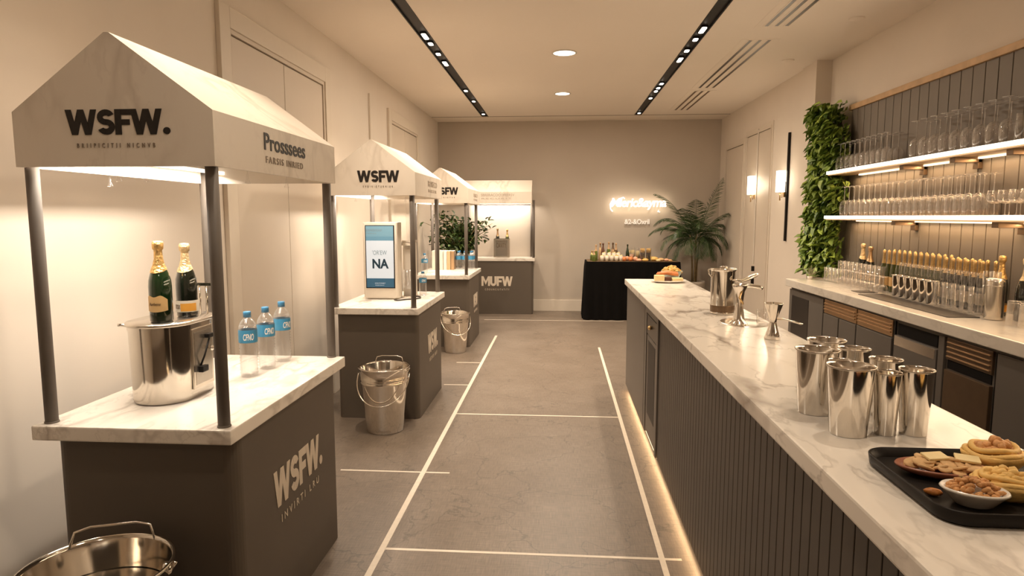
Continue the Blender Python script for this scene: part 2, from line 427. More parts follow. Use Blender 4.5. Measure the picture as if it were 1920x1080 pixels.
# ceiling with a fine groove, two recessed tracks
ce = M()
TX, TW = 1.23, .056
for a, b in ((XL-.1, -TX-TW), (-TX+TW, TX-TW), (TX+TW, XR+.1)): ce.box(a, b, YN, 10.785, ZC, ZC+.12)
for a in (-TX, TX): ce.box(a-TW, a+TW, YN, YB, ZC+.05, ZC+.12)
ce.box(XL-.1, XR+.1, 10.835, YB+.1, ZC, ZC+.12); ce.box(XL-.1, XR+.1, 10.79, 10.83, ZC+.03, ZC+.12)
struct('ceiling', ce, 'ceil')
M().box(XL, XF, 10.785, 10.835, ZC+.0005, ZC+.002).build('shadow_gap', 'groove', bpy.data.objects['ceiling'])
# left wall with two panelled door openings in it
struct('wall_left', M().box(XL-.15, XL, YN, YB+.1, 0, ZC), 'wall')
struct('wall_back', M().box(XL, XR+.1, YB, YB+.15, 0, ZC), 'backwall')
struct('wall_right', M().box(XR, XR+.15, YN, 7.22, 0, ZC).box(XF, XR+.15, 7.22, YB, 0, ZC).box(XF-.03, XR+.1, 7.215, 7.6, 0, ZC), 'wall')
struct('wall_rear', M().box(XL-.15, XR+.15, YN-.12, YN, 0, ZC), 'wall')
struct('baseboard_back', M().box(XL, XF, YB-.018, YB, 0, .20, .004), 'trim')
struct('baseboard_left', M().box(XL, XL+.018, 5.98, YB-.02, 0, .20, .004).box(XL, XL+.018, YN, 3.98, 0, .2, .004), 'trim')
struct('baseboard_right', M().box(XF-.018, XF, 7.62, 8.6, 0, .20, .004), 'trim')

def wall_door(name, X, sgn, y0, y1, ztop, case=.13, leaves=2, rev=.03):
    """panelled door set in casing on the side wall; sgn is the direction into the room"""
    f = M()
    def bx(a, b, d0, d1, z0, z1, bev=0): x = sorted((X + sgn*d0, X + sgn*d1)); f.box(x[0], x[1], a, b, z0, z1, bev)
    bx(y0, y0+case, 0, rev, 0, ztop, .004); bx(y1-case, y1, 0, rev, 0, ztop, .004); bx(y0+case, y1-case, 0, rev, ztop-case, ztop, .004)
    d = struct(name, f, 'trim')
    # moulding bead inside the casing
    b = M(); yi0, yi1, zi = y0+case, y1-case, ztop-case
    def bb(a, c, d0, d1, z0, z1): x = sorted((X + sgn*d0, X + sgn*d1)); b.box(x[0], x[1], a, c, z0, z1, .003)
    bb(yi0, yi0+.03, 0, .018, 0, zi); bb(yi1-.03, yi1, 0, .018, 0, zi); bb(yi0+.03, yi1-.03, 0, .018, zi-.03, zi)
    b.build('bead_moulding', 'door', d)
    w = (yi1 - yi0 - .08) / leaves
    for k in range(leaves):
        a = yi0 + .04 + k*w; lf = M()
        x = sorted((X + sgn*.001, X + sgn*.010)); lf.box(x[0], x[1], a + .004, a + w - .004, .01, zi-.04, .003)
        lf.build('door_leaf', 'door', d)
    g = M(); x = sorted((X, X + sgn*.0015)); g.box(x[0], x[1], yi0+.03, yi1-.03, 0, zi-.03); g.build('shadow_gap', 'groove', d)
    return d
wall_door('door_1', XL, 1, 4.0, 5.95, 2.97)
wall_door('door_2', XL, 1, 8.0, 9.75, 2.97)
d3 = wall_door('door_3', XF, -1, 9.86, 11.0, 2.80, case=.06, leaves=1, rev=.012)
d4 = wall_door('door_4', XF, -1, 8.62, 9.84, 2.86, case=.05, leaves=1, rev=.010)
hd = M(); hd.box(XF-.05, XF-.01, 9.17, 9.19, .90, .97, .003).box(XF-.05, XF-.01, 9.17, 9.19, .68, .80, .003); hd.build('door_handle', 'black', d4)
struct('trim_1', M().box(XL, XL+.02, 7.22, 7.26, 0, 3.0, .004), 'trim')

# tongue and groove panelling behind the bar
pw = M(); y = 6.60
pw.box(XR-.03, XR-.012, .5, 6.60, 1.05, 2.66)
while y > .6:
    pw.box(XR-.04, XR-.028, y-.128, y-.004, 1.05, 2.66, .003); y -= .132
struct('trim_2', pw, 'panel', 'grey vertical boarding behind the bar shelves')
struct('trim_3', M().box(XR-.06, XR, .5, 6.62, 2.66, 2.71, .004), 'wood', 'oak strip capping the grey boarding')

# ------------------------------------------------------------------ lights helper
def area(name, loc, size, power, rot=(0,0,0), col=WARM, sy=None, shape=None, spread=None):
    l = bpy.data.lights.new(name, 'AREA'); l.energy = power; l.color = col; l.size = size
    if sy: l.shape = 'RECTANGLE'; l.size_y = sy
    if shape: l.shape = shape
    if spread: l.spread = spread
    o = bpy.data.objects.new(name, l); COL.objects.link(o); o.location = loc; o.rotation_euler = rot
    return o
def spot(name, loc, target, power, ang=70, blend=.6, col=WARM, r=.04):
    l = bpy.data.lights.new(name, 'SPOT'); l.energy = power; l.color = col; l.spot_size = math.radians(ang); l.spot_blend = blend; l.shadow_soft_size = r
    o = bpy.data.objects.new(name, l); COL.objects.link(o); o.location = loc
    o.rotation_euler = (Vector(target) - Vector(loc)).to_track_quat('-Z', 'Y').to_euler()
    return o
def point(name, loc, power, col=WARM, r=.05):
    l = bpy.data.lights.new(name, 'POINT'); l.energy = power; l.color = col; l.shadow_soft_size = r
    o = bpy.data.objects.new(name, l); COL.objects.link(o); o.location = loc; return o

# ------------------------------------------------------------------ ceiling fittings
for side, sx, Ys in (('left', -TX, [(6.02,1),(6.28,0),(6.67,0),(7.08,1),(8.59,0),(9.37,0),(10.53,0)]),
                     ('right', TX, [(6.0,1),(6.31,0),(6.72,0),(7.09,1),(8.32,0),(8.59,0),(8.80,0),(9.30,0),(10.6,0)])):
    t = thing('lighting_track', f'long black recessed lighting track on the {side} side of the ceiling', 'track light', (sx, 0, ZC), group='ceiling lighting tracks')
    c = M()
    c.box(-.055, -.045, 1.2, 10.72, -.004, .048).box(.045, .055, 1.2, 10.72, -.004, .048).box(-.045, .045, 1.2, 10.72, .012, .048)
    c.box(-.045, .045, 1.2, 1.21, -.004, .012).box(-.045, .045, 10.71, 10.72, -.004, .012)
    c.build('channel', 'black', t)
    for yy, big in Ys:
        L = .09 if big else .045
        h = M().rrect(-.030, .030, yy-L-.01, yy+L+.01, -.002, .0115, .012).build('lamp_head', 'black', t)
        M().rrect(-.020, .020, yy-L, yy+L, -.006, -.001, .016).build('lens', 'lens', h)
    for k, yy in enumerate((2.4, 4.3, 6.02, 7.08, 8.7, 10.2)):
        tx = (-1.05 if sx < 0 else .95) if k != 5 else sx*.8
        spot('track_spot', (sx, yy, ZC-.03), (tx, yy+.15, 0), ([52,70,62,56,58,60] if sx < 0 else [26,42,50,50,55,60])[k], 105, .9)
for k, (xx, yy, r) in enumerate(((.03, 6.70, .108), (.02, 8.86, .095))):
    t = thing('downlight', ['round white recessed downlight nearer the middle of the ceiling', 'smaller-looking round downlight nearer the back wall'][k], 'downlight', (xx, yy, ZC), group='round ceiling downlights')
    M().lathe([(r, -.001), (r+.014, -.003), (r+.016, -.008), (r, -.010), (r, -.001)], seg=40).build('trim_ring', 'ceramic', t)
    M().lathe([(0, -.006), (r, -.006), (r, -.001), (0, -.001)], seg=40).build('diffuser', 'diffuser', t)
    area('downlight_glow', (xx, yy, ZC-.02), .2, 28, shape='DISK')
for yy in (-.9, 1.2):  # two downlights added out of view as soft fill for the near room
    t = thing('downlight', f'added unseen fill downlight above the {"near end of the bar" if yy>0 else "end of the room behind the camera"}', 'downlight', (.03, yy, ZC), group='round ceiling downlights')
    M().lathe([(.1, -.001), (.114, -.003), (.116, -.008), (.1, -.010), (.1, -.001)], seg=32).build('trim_ring', 'ceramic', t)
    M().lathe([(0, -.006), (.1, -.006), (.1, -.001), (0, -.001)], seg=32).build('diffuser', 'diffuser', t)
area('downlight_glow', (.03, 1.2, ZC-.02), .2, 9, shape='DISK')  # light of the added fill downlight over the near bar
area('downlight_glow', (.03, -.9, ZC-.02), .2, 5, shape='DISK')  # light of the added fill downlight behind the camera
for k, (y0, y1) in enumerate(((3.2, 5.93), (6.36, 8.62), (8.82, 10.35))):
    lab = ['linear air grille in the ceiling, the one nearest the camera', 'linear air grille in the middle of the row of three ceiling grilles', 'farthest of the three linear ceiling air grilles, by the back wall'][k]
    t = thing('ceiling_grille', lab, 'vent', (0, 0, ZC), group='linear ceiling air grilles')
    f = M().box(1.655, 2.005, y0-.03, y1+.03, -.002, 0)
    for sx in (1.745, 1.83, 1.915): f.box(sx-.026, sx-.016, y0, y1, -.005, -.001).box(sx+.016, sx+.026, y0, y1, -.005, -.001)
    f.build('frame', 'ceil', t)
    for sx in (1.745, 1.83, 1.915): M().box(sx-.014, sx+.014, y0+.01, y1-.01, -.0032, -.0022).build('slot', 'bronze' if k == 2 else 'cabdark', t)
for k, (xx, yy) in enumerate(((2.36, 7.2), (2.42, 5.75))):
    tag(M().lathe([(0, -.012), (.05, -.010), (.062, -.004), (.062, 0), (0, 0)], (xx, yy, ZC), 28).build('smoke_detector', 'ceil'), ['flat round ceiling sensor beside the pillar top', 'flat round ceiling sensor above the back bar'][k], 'sensor', 'ceiling sensors')

# ------------------------------------------------------------------ carts
def cart(label, loc, rz=0, W=.725, L=1.2, H=.92, word='WSFW.', sub='BRIIPICITII NICNVB', side=None, side_sub=None,
         base_word='WSFW.', base_sub='INVIRTI LRU', ink=('ink', 'brownink'), side_ink='ink', zb=1.815, ze=1.995, za=2.245, gable_word=True,
         bw=(.32, .84, .33, .17), power=9, rot_canopy=False, sidepos=None):
    t = thing('drinks_cart', label, 'drinks cart', loc, rz, 'marble-topped drinks carts')
    w = W/2
    M().box(-w, w, 0, L, H-.053, H, .006).build('countertop', 'marble', t)
    bx0, bx1, by0, by1 = -w+.04, w-.012, .05, L-.12 if rz == 0 else L-.03
    b = M().rrect(bx0, bx1, by0, by1, 0, H-.053, .045).build('base_cabinet', 'base', t)
    for px, py in ((-w+.043, .045), (w-.045, .045), (-w+.043, L-.07), (w-.065, L-.02 if L > 1 else L-.05)):
        p = M().lathe([(0, H), (.021, H), (.021, zb+.06), (0, zb+.06)], (px, py, 0), 20)
        p.lathe([(.0212, H+.0005), (.0235, H+.0005), (.0235, H+.005), (.0212, H+.007)], (px, py, 0), 20)
        p.build('post', 'post', t)
    # canopy: gable ends, valances and two roof slopes, hollow inside
    c = M(); cx0, cx1, cy1 = -w+.025, w-.008, L-.05; th = .014
    if not rot_canopy:
        xm = (cx0+cx1)/2
        g = [(cx0, zb), (cx1, zb), (cx1, ze), (xm+.008, za), (xm-.008, za), (cx0, ze)]
        c.prism(g, 'y', 0, th); c.prism(g, 'y', cy1-th, cy1)
        c.box(cx0, cx0+th, th, cy1-th, zb, ze); c.box(cx1-th, cx1, th, cy1-th, zb, ze)
        c.prism([(cx1, ze), (xm+.008, za), (xm+.008, za-.018), (cx1-th, ze-.012)], 'y', th, cy1-th)
        c.prism([(cx0, ze), (xm-.008, za), (xm-.008, za-.018), (cx0+th, ze-.012)], 'y', th, cy1-th)
        c.box(xm-.009, xm+.009, th, cy1-th, za-.02, za)
    else:
        # ridge runs the length of the cart: slopes face the long sides
        xm = (cx0+cx1)/2
        g = [(cx0, zb), (cx1, zb), (cx1, ze), (xm+.06, za), (xm-.06, za), (cx0, ze)]
        c.prism(g, 'y', 0, th); c.prism(g, 'y', cy1-th, cy1)
        c.box(cx0, cx0+th, th, cy1-th, zb, ze); c.box(cx1-th, cx1, th, cy1-th, zb, ze)
        c.prism([(cx1, ze), (xm+.06, za), (xm+.06, za-.018), (cx1-th, ze-.012)], 'y', th, cy1-th)
        c.prism([(cx0, ze), (xm-.06, za), (xm-.06, za-.018), (cx0+th, ze-.012)], 'y', th, cy1-th)
        c.box(xm-.06, xm+.06, th, cy1-th, za-.018, za)
    can = c.build('canopy', 'canopy', t)
    lm = M().box(cx0+.10, cx0+.125, th, cy1-th, zb+.045, zb+.06).build('lamp_bar', 'canopylamp', can)
    if gable_word and word:
        tw, hh = (.36, .082) if word.endswith('.') else (.335, .09)
        block_lettering('lettering', word, can, ink[0], (-.150 if word.endswith('.') else -.105, -.0005, 1.918), (1,0,0), (0,0,1), tw, hh)
        lettering('small_lettering', sub, can, ink[1], (-.115 if word.endswith('.') else -.06, -.0005, 1.876), (1,0,0), (0,0,1), .27 if word.endswith('.') else .25, .015, spacing=2.2)
    if side:
        s0, sw, sz, sh = sidepos
        lettering('lettering', side, can, side_ink, (cx1+.0005, s0, sz), (0,1,0), (0,0,1), sw, sh, bold=.012, spacing=1.02)
        lettering('small_lettering', side_sub, can, 'paleink' if side_ink != 'ink' else 'brownink', (cx1+.0005, s0+.01, sz-.048), (0,1,0), (0,0,1), sw*.9, .026, spacing=1.35)
    y0, y1, z0, hh = bw
    block_lettering('lettering', base_word, b, 'cream', (bx1+.0005, y0, z0), (0,1,0), (0,0,1), y1-y0, hh)
    lettering('small_lettering', base_sub, b, 'cream', (bx1+.0005, y0+.06, z0-.075), (0,1,0), (0,0,1), (y1-y0)*.78, .032, spacing=1.7)
    note(t)
    return t
c1 = cart('nearest marble-topped drinks cart with gabled canopy, bearing a steel drum and three water bottles', (-1.4825, 2.085, 0), side='Prosssees', side_sub='FARSIS INRIED', sidepos=(.365, .40, 1.903, .066), bw=(.335, .86, .475, .155))
c2 = cart('second drinks cart along the left wall, with a blue-and-white touch screen on its top', (-1.4825, 5.06, 0), word='WSFW', sub='SPOIRICTERNIER.', side='BOISECO', side_sub='BARSEIR', side_ink='paleink', sidepos=(.50, .40, 1.905, .05), base_word='WSW.', base_sub='RESVER NAV', bw=(.42, .86, .46, .17))
c3 = cart('third drinks cart along the left wall, with water bottles and cartons on its top', (-1.4825, 8.02, 0), word='WSFW', sub='SPOIRICTER', side='BARICO', side_sub='BARSE', side_ink='paleink', sidepos=(.50, .4, 1.905, .045), base_word='WSW', base_sub='RESVER', bw=(.45, .85, .45, .17))
c4 = cart('far drinks cart against the back wall, its long side facing the room', (-1.02, 11.115, 0), -PI/2, W=.43, L=1.2, H=.955, word=None, zb=1.862, ze=2.06, za=2.255, rot_canopy=True,
          side='SBRERACOCOFEERSV', side_sub='RECURIT', side_ink='paleink', sidepos=(.30, .56, 1.985, .045), base_word='MUFW', base_sub='COOUNCIUTATITY', bw=(.30, .83, .48, .165))
c4.location = (-1.02, 11.115, 0)
# in the far cart local +x faces the room; its length runs along -X of the room
c4.location = (-1.62, 11.12, 0); c4.rotation_euler = (0, 0, -PI/2)
bpy.context.view_layer.update()
for (lx, ly) in ((-1.4825, 2.085), (-1.4825, 5.06), (-1.4825, 8.02)):
    area('canopy_light', (lx-.24, ly+.57, 1.855), .03, 4.5, (0, math.radians(12), 0), (1, .88, .74), sy=1.05)
    area('canopy_light', (lx+.05, ly+.57, 1.855), .03, 4.5, (0, 0, 0), (1, .88, .74), sy=1.0, spread=math.radians(120))
area('canopy_light', (-1.02, 11.15, 1.90), 1.0, 7, (math.radians(25), 0, 0), col=(1, .88, .74), sy=.03)

# little clear glass pendants under the nearest canopies
def pendant():
    t = thing('glass_pendant', '', 'glass pendant', (0,0,0), group='clear glass pendants under the canopies')
    M().tube([(0,0,0), (0,0,-.03)], .0012, 6).build('thread', 'glass', t)
    M().lathe([(0,-.03), (.003,-.031), (.004,-.05), (.009,-.062), (.010,-.066), (0,-.067)], seg=12).build('drop', 'glass', t)
    return note(t)
pend = pendant()
PP = [((-1.79, 2.50, 1.835), 'clear glass pendant hanging at the far left under the nearest canopy'),
      ((-1.50, 2.14, 1.835), 'clear glass pendant under the lettered gable, nearest canopy, left of the bottles'),
      ((-1.40, 2.14, 1.835), 'clear glass pendant under the lettered gable, nearest canopy, right of its twin'),
      ((-1.135, 2.32, 1.835), 'clear glass pendant under the side valance just right of the front post'),
      ((-1.135, 2.66, 1.835), 'clear glass pendant under the side valance below the middle of its writing'),
      ((-1.62, 5.11, 1.835), 'left glass pendant under the gable of the second cart'),
      ((-1.36, 5.11, 1.835), 'middle glass pendant under the gable of the second cart'),
      ((-1.22, 5.11, 1.835), 'right glass pendant under the gable of the second cart')]
for k, (p, lab) in enumerate(PP):
    if k == 0: pend.location = p; pend['label'] = lab
    else: dup(pend, p, lab)

# ------------------------------------------------------------------ bottles
def bottle(name, label, loc, h=.32, r=.042, glassm='greenglass', foil='gold', lab='labelgold', group=None, style=0, rz=0, parts=True):
    t = thing(name, label, 'bottle', loc, rz, group); k = h/.32; q = r
    M().lathe([(0,.004),(q*.6,0),(q*.92,0),(q,.006*k),(q,.14*k),(q*.96,.165*k),(q*.78,.195*k),(q*.52,.222*k),(q*.36,.250*k),(q*.32,.29*k),(0,.292*k)], seg=32).build('glass_body', glassm, t)
    M().lathe([(q*.54,.2215*k),(q*.395,.250*k),(q*.36,.275*k),(q*.355,.284*k),(q*.46,.288*k),(q*.50,.300*k),(q*.50,.311*k),(q*.40,.319*k),(0,.321*k)], seg=20, fn=lambda a, z: 1+.03*math.sin(7*a+90*z)).build('foil', foil, t)
    if lab:
        if style == 0:
            # shaped front label
            n = 22; vs = []; fs = []
            for i in range(n+1):
                u = i/n; a = -PI/2 - 1.15 + 2.3*u; R = q + .0012
                top = .095*k + .010*k*math.sin(PI*u)**.6 - .004*k*math.cos(4*PI*u); bot = .048*k - .006*k*math.sin(PI*u)
                vs += [(R*math.cos(a), R*math.sin(a), bot), (R*math.cos(a), R*math.sin(a), top)]
            for i in range(n): fs.append((2*i, 2*i+2, 2*i+3, 2*i+1))
            lo = M().add(vs, fs, True).build('label', lab, t)
            lettering('lettering', 'Aurbene', lo, 'bronze', None, None, None, q*1.15, .012*k, .0006, cyl=(q+.0013, .068*k, -PI/2-.57), shear=.3)
        else:
            lo = M().lathe([(q+.0012,.022*k),(q+.0012,.072*k)], seg=32).build('label', lab, t)
            lettering('lettering', 'MUTSIX', lo, 'bronze', None, None, None, q*1.0, .02*k, .0006, cyl=(q+.0013, .035*k, -PI/2-1.1), bold=.01)
            n = 8; vs = []
            for i in range(n+1):
                a = -PI/2 - .1 + 1.5*i/n; R = q+.0018; vs += [(R*math.cos(a), R*math.sin(a), .026*k), (R*math.cos(a), R*math.sin(a), .060*k)]
            M().add(vs, [(2*i,2*i+2,2*i+3,2*i+1) for i in range(n)], True).build('seal', 'orange', lo)
    # collar hugging the shoulder
    vs = []; n = 24
    for i in range(n+1):
        a = 2*PI*i/n; dip = .012*k*max(0, math.cos(a+PI/2))
        z1 = .224*k; z0 = .206*k - dip
        def rad(z): 
            zz = z/k; 
            return q*(.52+(.222-zz)/(.222-.195)*(.26)) + .0015 if zz > .195 else q*(.78+(.195-zz)/.03*.18)+.0015
        vs += [(rad(z0)*math.cos(a), rad(z0)*math.sin(a), z0), (q*.545*math.cos(a), q*.545*math.sin(a), z1)]
    M().add(vs, [(2*i,2*i+2,2*i+3,2*i+1) for i in range(n)], True).build('collar', foil, t)
    return t

# steel drum dispenser on the nearest cart
dl, dz = (-1.578, 2.33, .92), .325
dt = thing('steel_drum', 'oval polished steel drum with a glazed side, standing on the nearest cart', 'drinks dispenser', dl)
def stadium(w, y0, y1, n=18):
    p = []
    for i in range(n+1): a = PI + PI*i/n; p.append((w*math.cos(a), y0 + w + w*math.sin(a)))
    for i in range(n+1): a = PI*i/n; p.append((w*math.cos(a), y1 - w + w*math.sin(a)))
    return p
b = M()
def loft(m, rings, mi=0):
    n = len(rings[0]); vs = [v for r in rings for v in r]
    m.add(vs, [(i*n+k, i*n+(k+1) % n, (i+1)*n+(k+1) % n, (i+1)*n+k) for i in range(len(rings)-1) for k in range(n)], True, mi)
    m.add(rings[0], [tuple(range(n))[::-1]], False, mi); m.add(rings[-1], [tuple(range(n))], False, mi)
loft(b, [[(x, y, z) for x, y in stadium(w, .125-w, .37+w-.125)] for w, z in ((.108, 0), (.115, .006), (.117, .02), (.122, .30), (.122, .305))])
b.build('body', 'steel', dt)
lid = M(); loft(lid, [[(x, y, z) for x, y in stadium(w, .125-w, .37+w-.125)] for w, z in ((.128, .306), (.132, .309), (.132, .316), (.128, .320), (.06, .3215))])
lid.build('lid', 'brushed', dt)
hb = M().box(-.142, -.120, .11, .15, .275, .305, .004).tube([(-.14,.13,.295), (-.175,.125,.298), (-.185,.12,.298)], .006, 8)
hb.build('handle', 'steel', dt)
sd = M().box(.1185, .1265, .115, .265, .04, .285, .002); sd = sd.build('side_frame', 'brushed', dt)
M().box(.1268, .1285, .128, .252, .055, .27, .001).build('window_pane', 'acrylic', sd)
M().ball((.142, .225, .19), .012, 12).tube([(.128,.225,.19), (.142,.225,.19)], .005, 8).build('knob', 'steel', sd)
tp = M().box(.129, .150, .140, .185, .105, .130, .004).box(.129, .148, .20, .245, .235, .252, .003).tube([(.13,.16,.13), (.145,.165,.17), (.14,.22,.24)], .004, 8)
tp.build('tap', 'black', sd)
tw = M().tube([(.055,.31,.32), (.055,.31,.44)], .004, 8).tube([(.085,.31,.32), (.085,.31,.44)], .004, 8).box(.02, .115, .302, .318, .438, .452, .003)
tw.build('top_rail', 'steel', dt)
bottle('champagne_bottle', 'green sparkling wine bottle with gold label, left one standing on the steel drum', (-1.553, 2.415, 1.2415), .315, .0415, group='sparkling wine bottles on the steel drum')
bottle('champagne_bottle', 'dark sparkling wine bottle with white and orange label, right one on the steel drum', (-1.533, 2.56, 1.2415), .30, .041, 'blackglass', 'goldsoft', 'labelwhite', 'sparkling wine bottles on the steel drum', 1)

def water_bottle(label, loc, h=.30, r=.042, group=None, rz=0, txt='CFNO'):
    t = thing('water_bottle', label, 'bottle', loc, rz, group); k = h/.30
    prof = [(0,.008),(r*.5,.004),(r*.7,0),(r*.88,.002),(r*.95,.012)]
    z = .02
    while z < .155: prof += [(r*.98, z), (r*.88, z+.0065)]; z += .014
    prof += [(r*.99,.165),(r*.99,.212),(r*.97,.222),(r*.9,.238),(r*.68,.256),(r*.42,.268),(r*.34,.272),(r*.34,.280)]
    prof = [(a, b*k) for a, b in prof]
    M().lathe(prof, seg=28).build('bottle_body', 'pet', t)
    wp = [(0,.010),(r*.85,.010)] + [(r*.90, zz) for zz in (.02,.1,.21)] + [(r*.83,.235),(0,.236)]
    M().lathe([(a, b*k) for a, b in wp], seg=20).build('water', 'water', t)
    lb = M().lathe([(r*1.005,.160*k),(r*1.01,.162*k),(r*1.01,.216*k),(r*1.005,.218*k)], seg=32).build('label', 'labelblue', t)
    if txt: lettering('lettering', txt, lb, 'white', None, None, None, r*1.15, .030*k, .0005, cyl=(r*1.012, .172*k, -PI/2-.05), bold=.02, shear=.2)
    M().lathe([(0,.300*k),(r*.38,.300*k),(r*.41,.298*k),(r*.41,.274*k),(0,.274*k)], seg=24, fn=lambda a, z: 1+.02*math.cos(24*a)).build('cap', 'bluecap', t)
    return t
for (p, h, lab, rz) in (((-1.420, 2.84, .92), .30, 'blue-capped water bottle nearest the front post on the nearest cart', .0),
                    ((-1.407, 2.995, .92), .30, 'middle one of three blue-capped water bottles on the nearest cart', .35),
                    ((-1.397, 3.155, .92), .305, 'farthest of three blue-capped water bottles on the nearest cart', .6)):
    water_bottle(lab, p, h, .041, 'water bottles on the nearest cart', rz)

# ------------------------------------------------------------------ steel buckets
def bucket(label, loc, s=1., rz=0, sz=1.):
    t = thing('steel_bucket', label, 'bucket', loc, rz, 'steel buckets on the floor')
    H = .47
    prof = [(0,.004),(.132,.004),(.138,0),(.142,.004),(.150,.10),(.176,.355),(.182,.365),(.176,.374),(.183,.39),(.180,.400),(.188,H-.01),(.196,H-.004),(.197,H+.003),(.190,H+.004),(.1855,H-.008),(.145,.03),(.136,.012),(0,.012)]
    M().lathe([(a*s, b*s*sz) for a, b in prof], seg=48).build('pail', 'steel', t)
    zb = .395*s*sz; R = .185*s
    for sg in (-1, 1):
        e = M().lathe([(0,-.02),(.02,-.02),(.022,-.012),(.014,.0),(0,.004)], seg=14); e.xf(Matrix.Rotation(sg*PI/2, 4, 'Y') @ Matrix.Scale(s, 4)); e.xf(Matrix.Translation((sg*R*1.02, 0, H*s*sz-.03*s)))
        e.tube([(sg*R*1.02, 0, H*s*sz-.03*s), (sg*R*1.08, 0, H*s*sz-.01*s)], .006*s, 8)
        e.build('ear', 'steel', t)
    # bail swung forward and hanging down
    pts = [(-R*1.07, -.005, zb+.03)] + [(R*1.08*math.cos(PI + PI*i/20), -.03*s-.16*s*math.sin(PI*i/20), zb - .19*s*math.sin(PI*i/20)) for i in range(21)] + [(R*1.07, -.005, zb+.03)]
    M().tube(pts, .0045*s, 8).build('bail', 'steel', t)
    # back handle standing above the rim
    zz = H*s*sz
    M().tube([(-.115*s, .15*s, zz-.015), (-.10*s, .165*s, zz+.035*s), (-.06*s, .17*s, zz+.045*s), (.06*s, .17*s, zz+.045*s), (.10*s, .165*s, zz+.035*s), (.115*s, .15*s, zz-.015)], .004*s, 8).build('rear_handle', 'brushed', t)
    return t
bucket('steel bucket at the foot of the nearest cart, its rim cut by the photo bottom', (-1.452, 1.84, 0), 1.15, .35, 1.015)
bucket('whole steel bucket standing on the floor before the second cart', (-1.345, 4.84, 0), 1.0, .0, 1.07)
bucket('steel bucket half hidden behind the second cart, before the third cart', (-1.27, 7.80, 0), .92, .4, 1.12)

# ------------------------------------------------------------------ second cart: kiosk, dispenser
k = thing('touch_screen_kiosk', 'upright beige touch screen kiosk with a blue and white display on the second cart', 'kiosk', (-1.575, 5.62, .92))
M().rrect(-.155, .155, 0, .17, .012, .68, .02).box(-.125, .125, .02, .15, 0, .014, .003).build('housing', 'kiosk', k)
sc = M().rrect(-.155+.015, .155-.015, -.004, .0, .0, .0, .001)
bz = M().box(-.130, .130, -.006, .001, .100, .655, .002).build('bezel', 'black', k)
def scr(x0, x1, z0, z1, m, name): return M().box(x0, x1, -.0085, -.006, z0, z1).build(name, m, bz)
scr(-.122, .122, .555, .648, 'scr_top', 'screen_header'); scr(-.122, .122, .52, .556, 'scr_top2', 'screen_band')
scr(-.122, .122, .188, .521, 'scr_mid', 'screen_middle'); scr(-.122, .122, .108, .189, 'scr_bot', 'screen_footer')
for body, x, z, w, h, m, bo in (('NA', -.068, .275, .145, .085, 'scr_ink', .035), ("'OR'EW", -.068, .395, .13, .04, 'scr_grey', .0), ('BUNNRESSOCHUF', -.118, .600, .14, .022, 'scr_grey', .01), ('MMRIIIII', -.118, .578, .09, .010, 'scr_grey', 0), ('AMATORIERT', -.05, .140, .095, .010, 'scr_mid', 0), ('SURFARAT', -.045, .124, .08, .007, 'scr_mid', 0)):
    lettering('screen_lettering', body, bz, m, (x, -.0086, z), (1,0,0), (0,0,1), w, h, .0006, bold=bo)
d = thing('tap_dispenser', 'tall pale drink dispenser with a steel tap behind the kiosk', 'drinks dispenser', (-1.375, 5.86, .92))
M().rrect(-.055, .055, -.02, .10, 0, .50, .015).build('column', 'kiosk', d)
M().rrect(-.060, .062, -.07, .11, .50, .515, .015).build('top_plate', 'steel', d)
M().box(-.05, .058, -.072, -.023, .47, .499, .004).build('tap', 'steel', d)
M().lathe([(0,.08),(.035,.08),(.038,.085),(.040,.25),(.038,.25),(.036,.09),(0,.088)], (0,-.062,0), 24).build('glass_cylinder', 'glass', d)
M().rrect(-.055, .06, -.11, -.018, .0, .012, .01).build('drip_tray', 'steel', d)
water_bottle('water bottle beside the pale dispenser on the second cart', (-1.275, 5.98, .92), .22, .036, None, 0)
tag(M().tube([(-1.44,5.56,.926), (-1.40,5.52,.926), (-1.34,5.60,.926), (-1.28,5.63,.926), (-1.24,5.70,.926), (-1.26,5.80,.926), (-1.31,5.83,.926)], .006, 8).build('cable', 'cabdark'), 'dark cable curling on the marble beside the kiosk', 'cable')

# ------------------------------------------------------------------ third cart
water_bottle('blue-capped water bottle at the front left of the third cart', (-1.735, 8.26, .92), .26, .043, None, 0)
for i, (x, w, m) in enumerate(((-1.735,.05,'cardwhite'),(-1.68,.045,'tan'),(-1.63,.05,'cardwhite'),(-1.575,.045,'labelwhite'),(-1.525,.048,'tan'),(-1.472,.045,'copper'))):
    c = thing('carton', f'upright {["cream","tan","off-white","ivory","light brown","copper-coloured"][i]} carton, {ORD[i]} from the left in the row on the third cart', 'carton', (x, 8.86, .92), group='upright cartons on the third cart')
    M().box(-w/2, w/2, 0, .16, 0, .255, .003).build('carton_body', m, c)
    M().box(-w/2+.004, w/2-.004, .004, .156, .255, .262, .002).build('lid_flap', 'cardwhite', c)
ws = [(x, y) for y in (9.0, 9.11) for x in (-1.41, -1.32, -1.23)]
for i, (x, y) in enumerate(ws):
    water_bottle(f'small water bottle at the back of the third cart, {["front","rear"][i//3]} row, {["left","middle","right"][i%3]}', (x, y, .92), .25, .038, 'packed water bottles on the third cart', 0, txt=None)

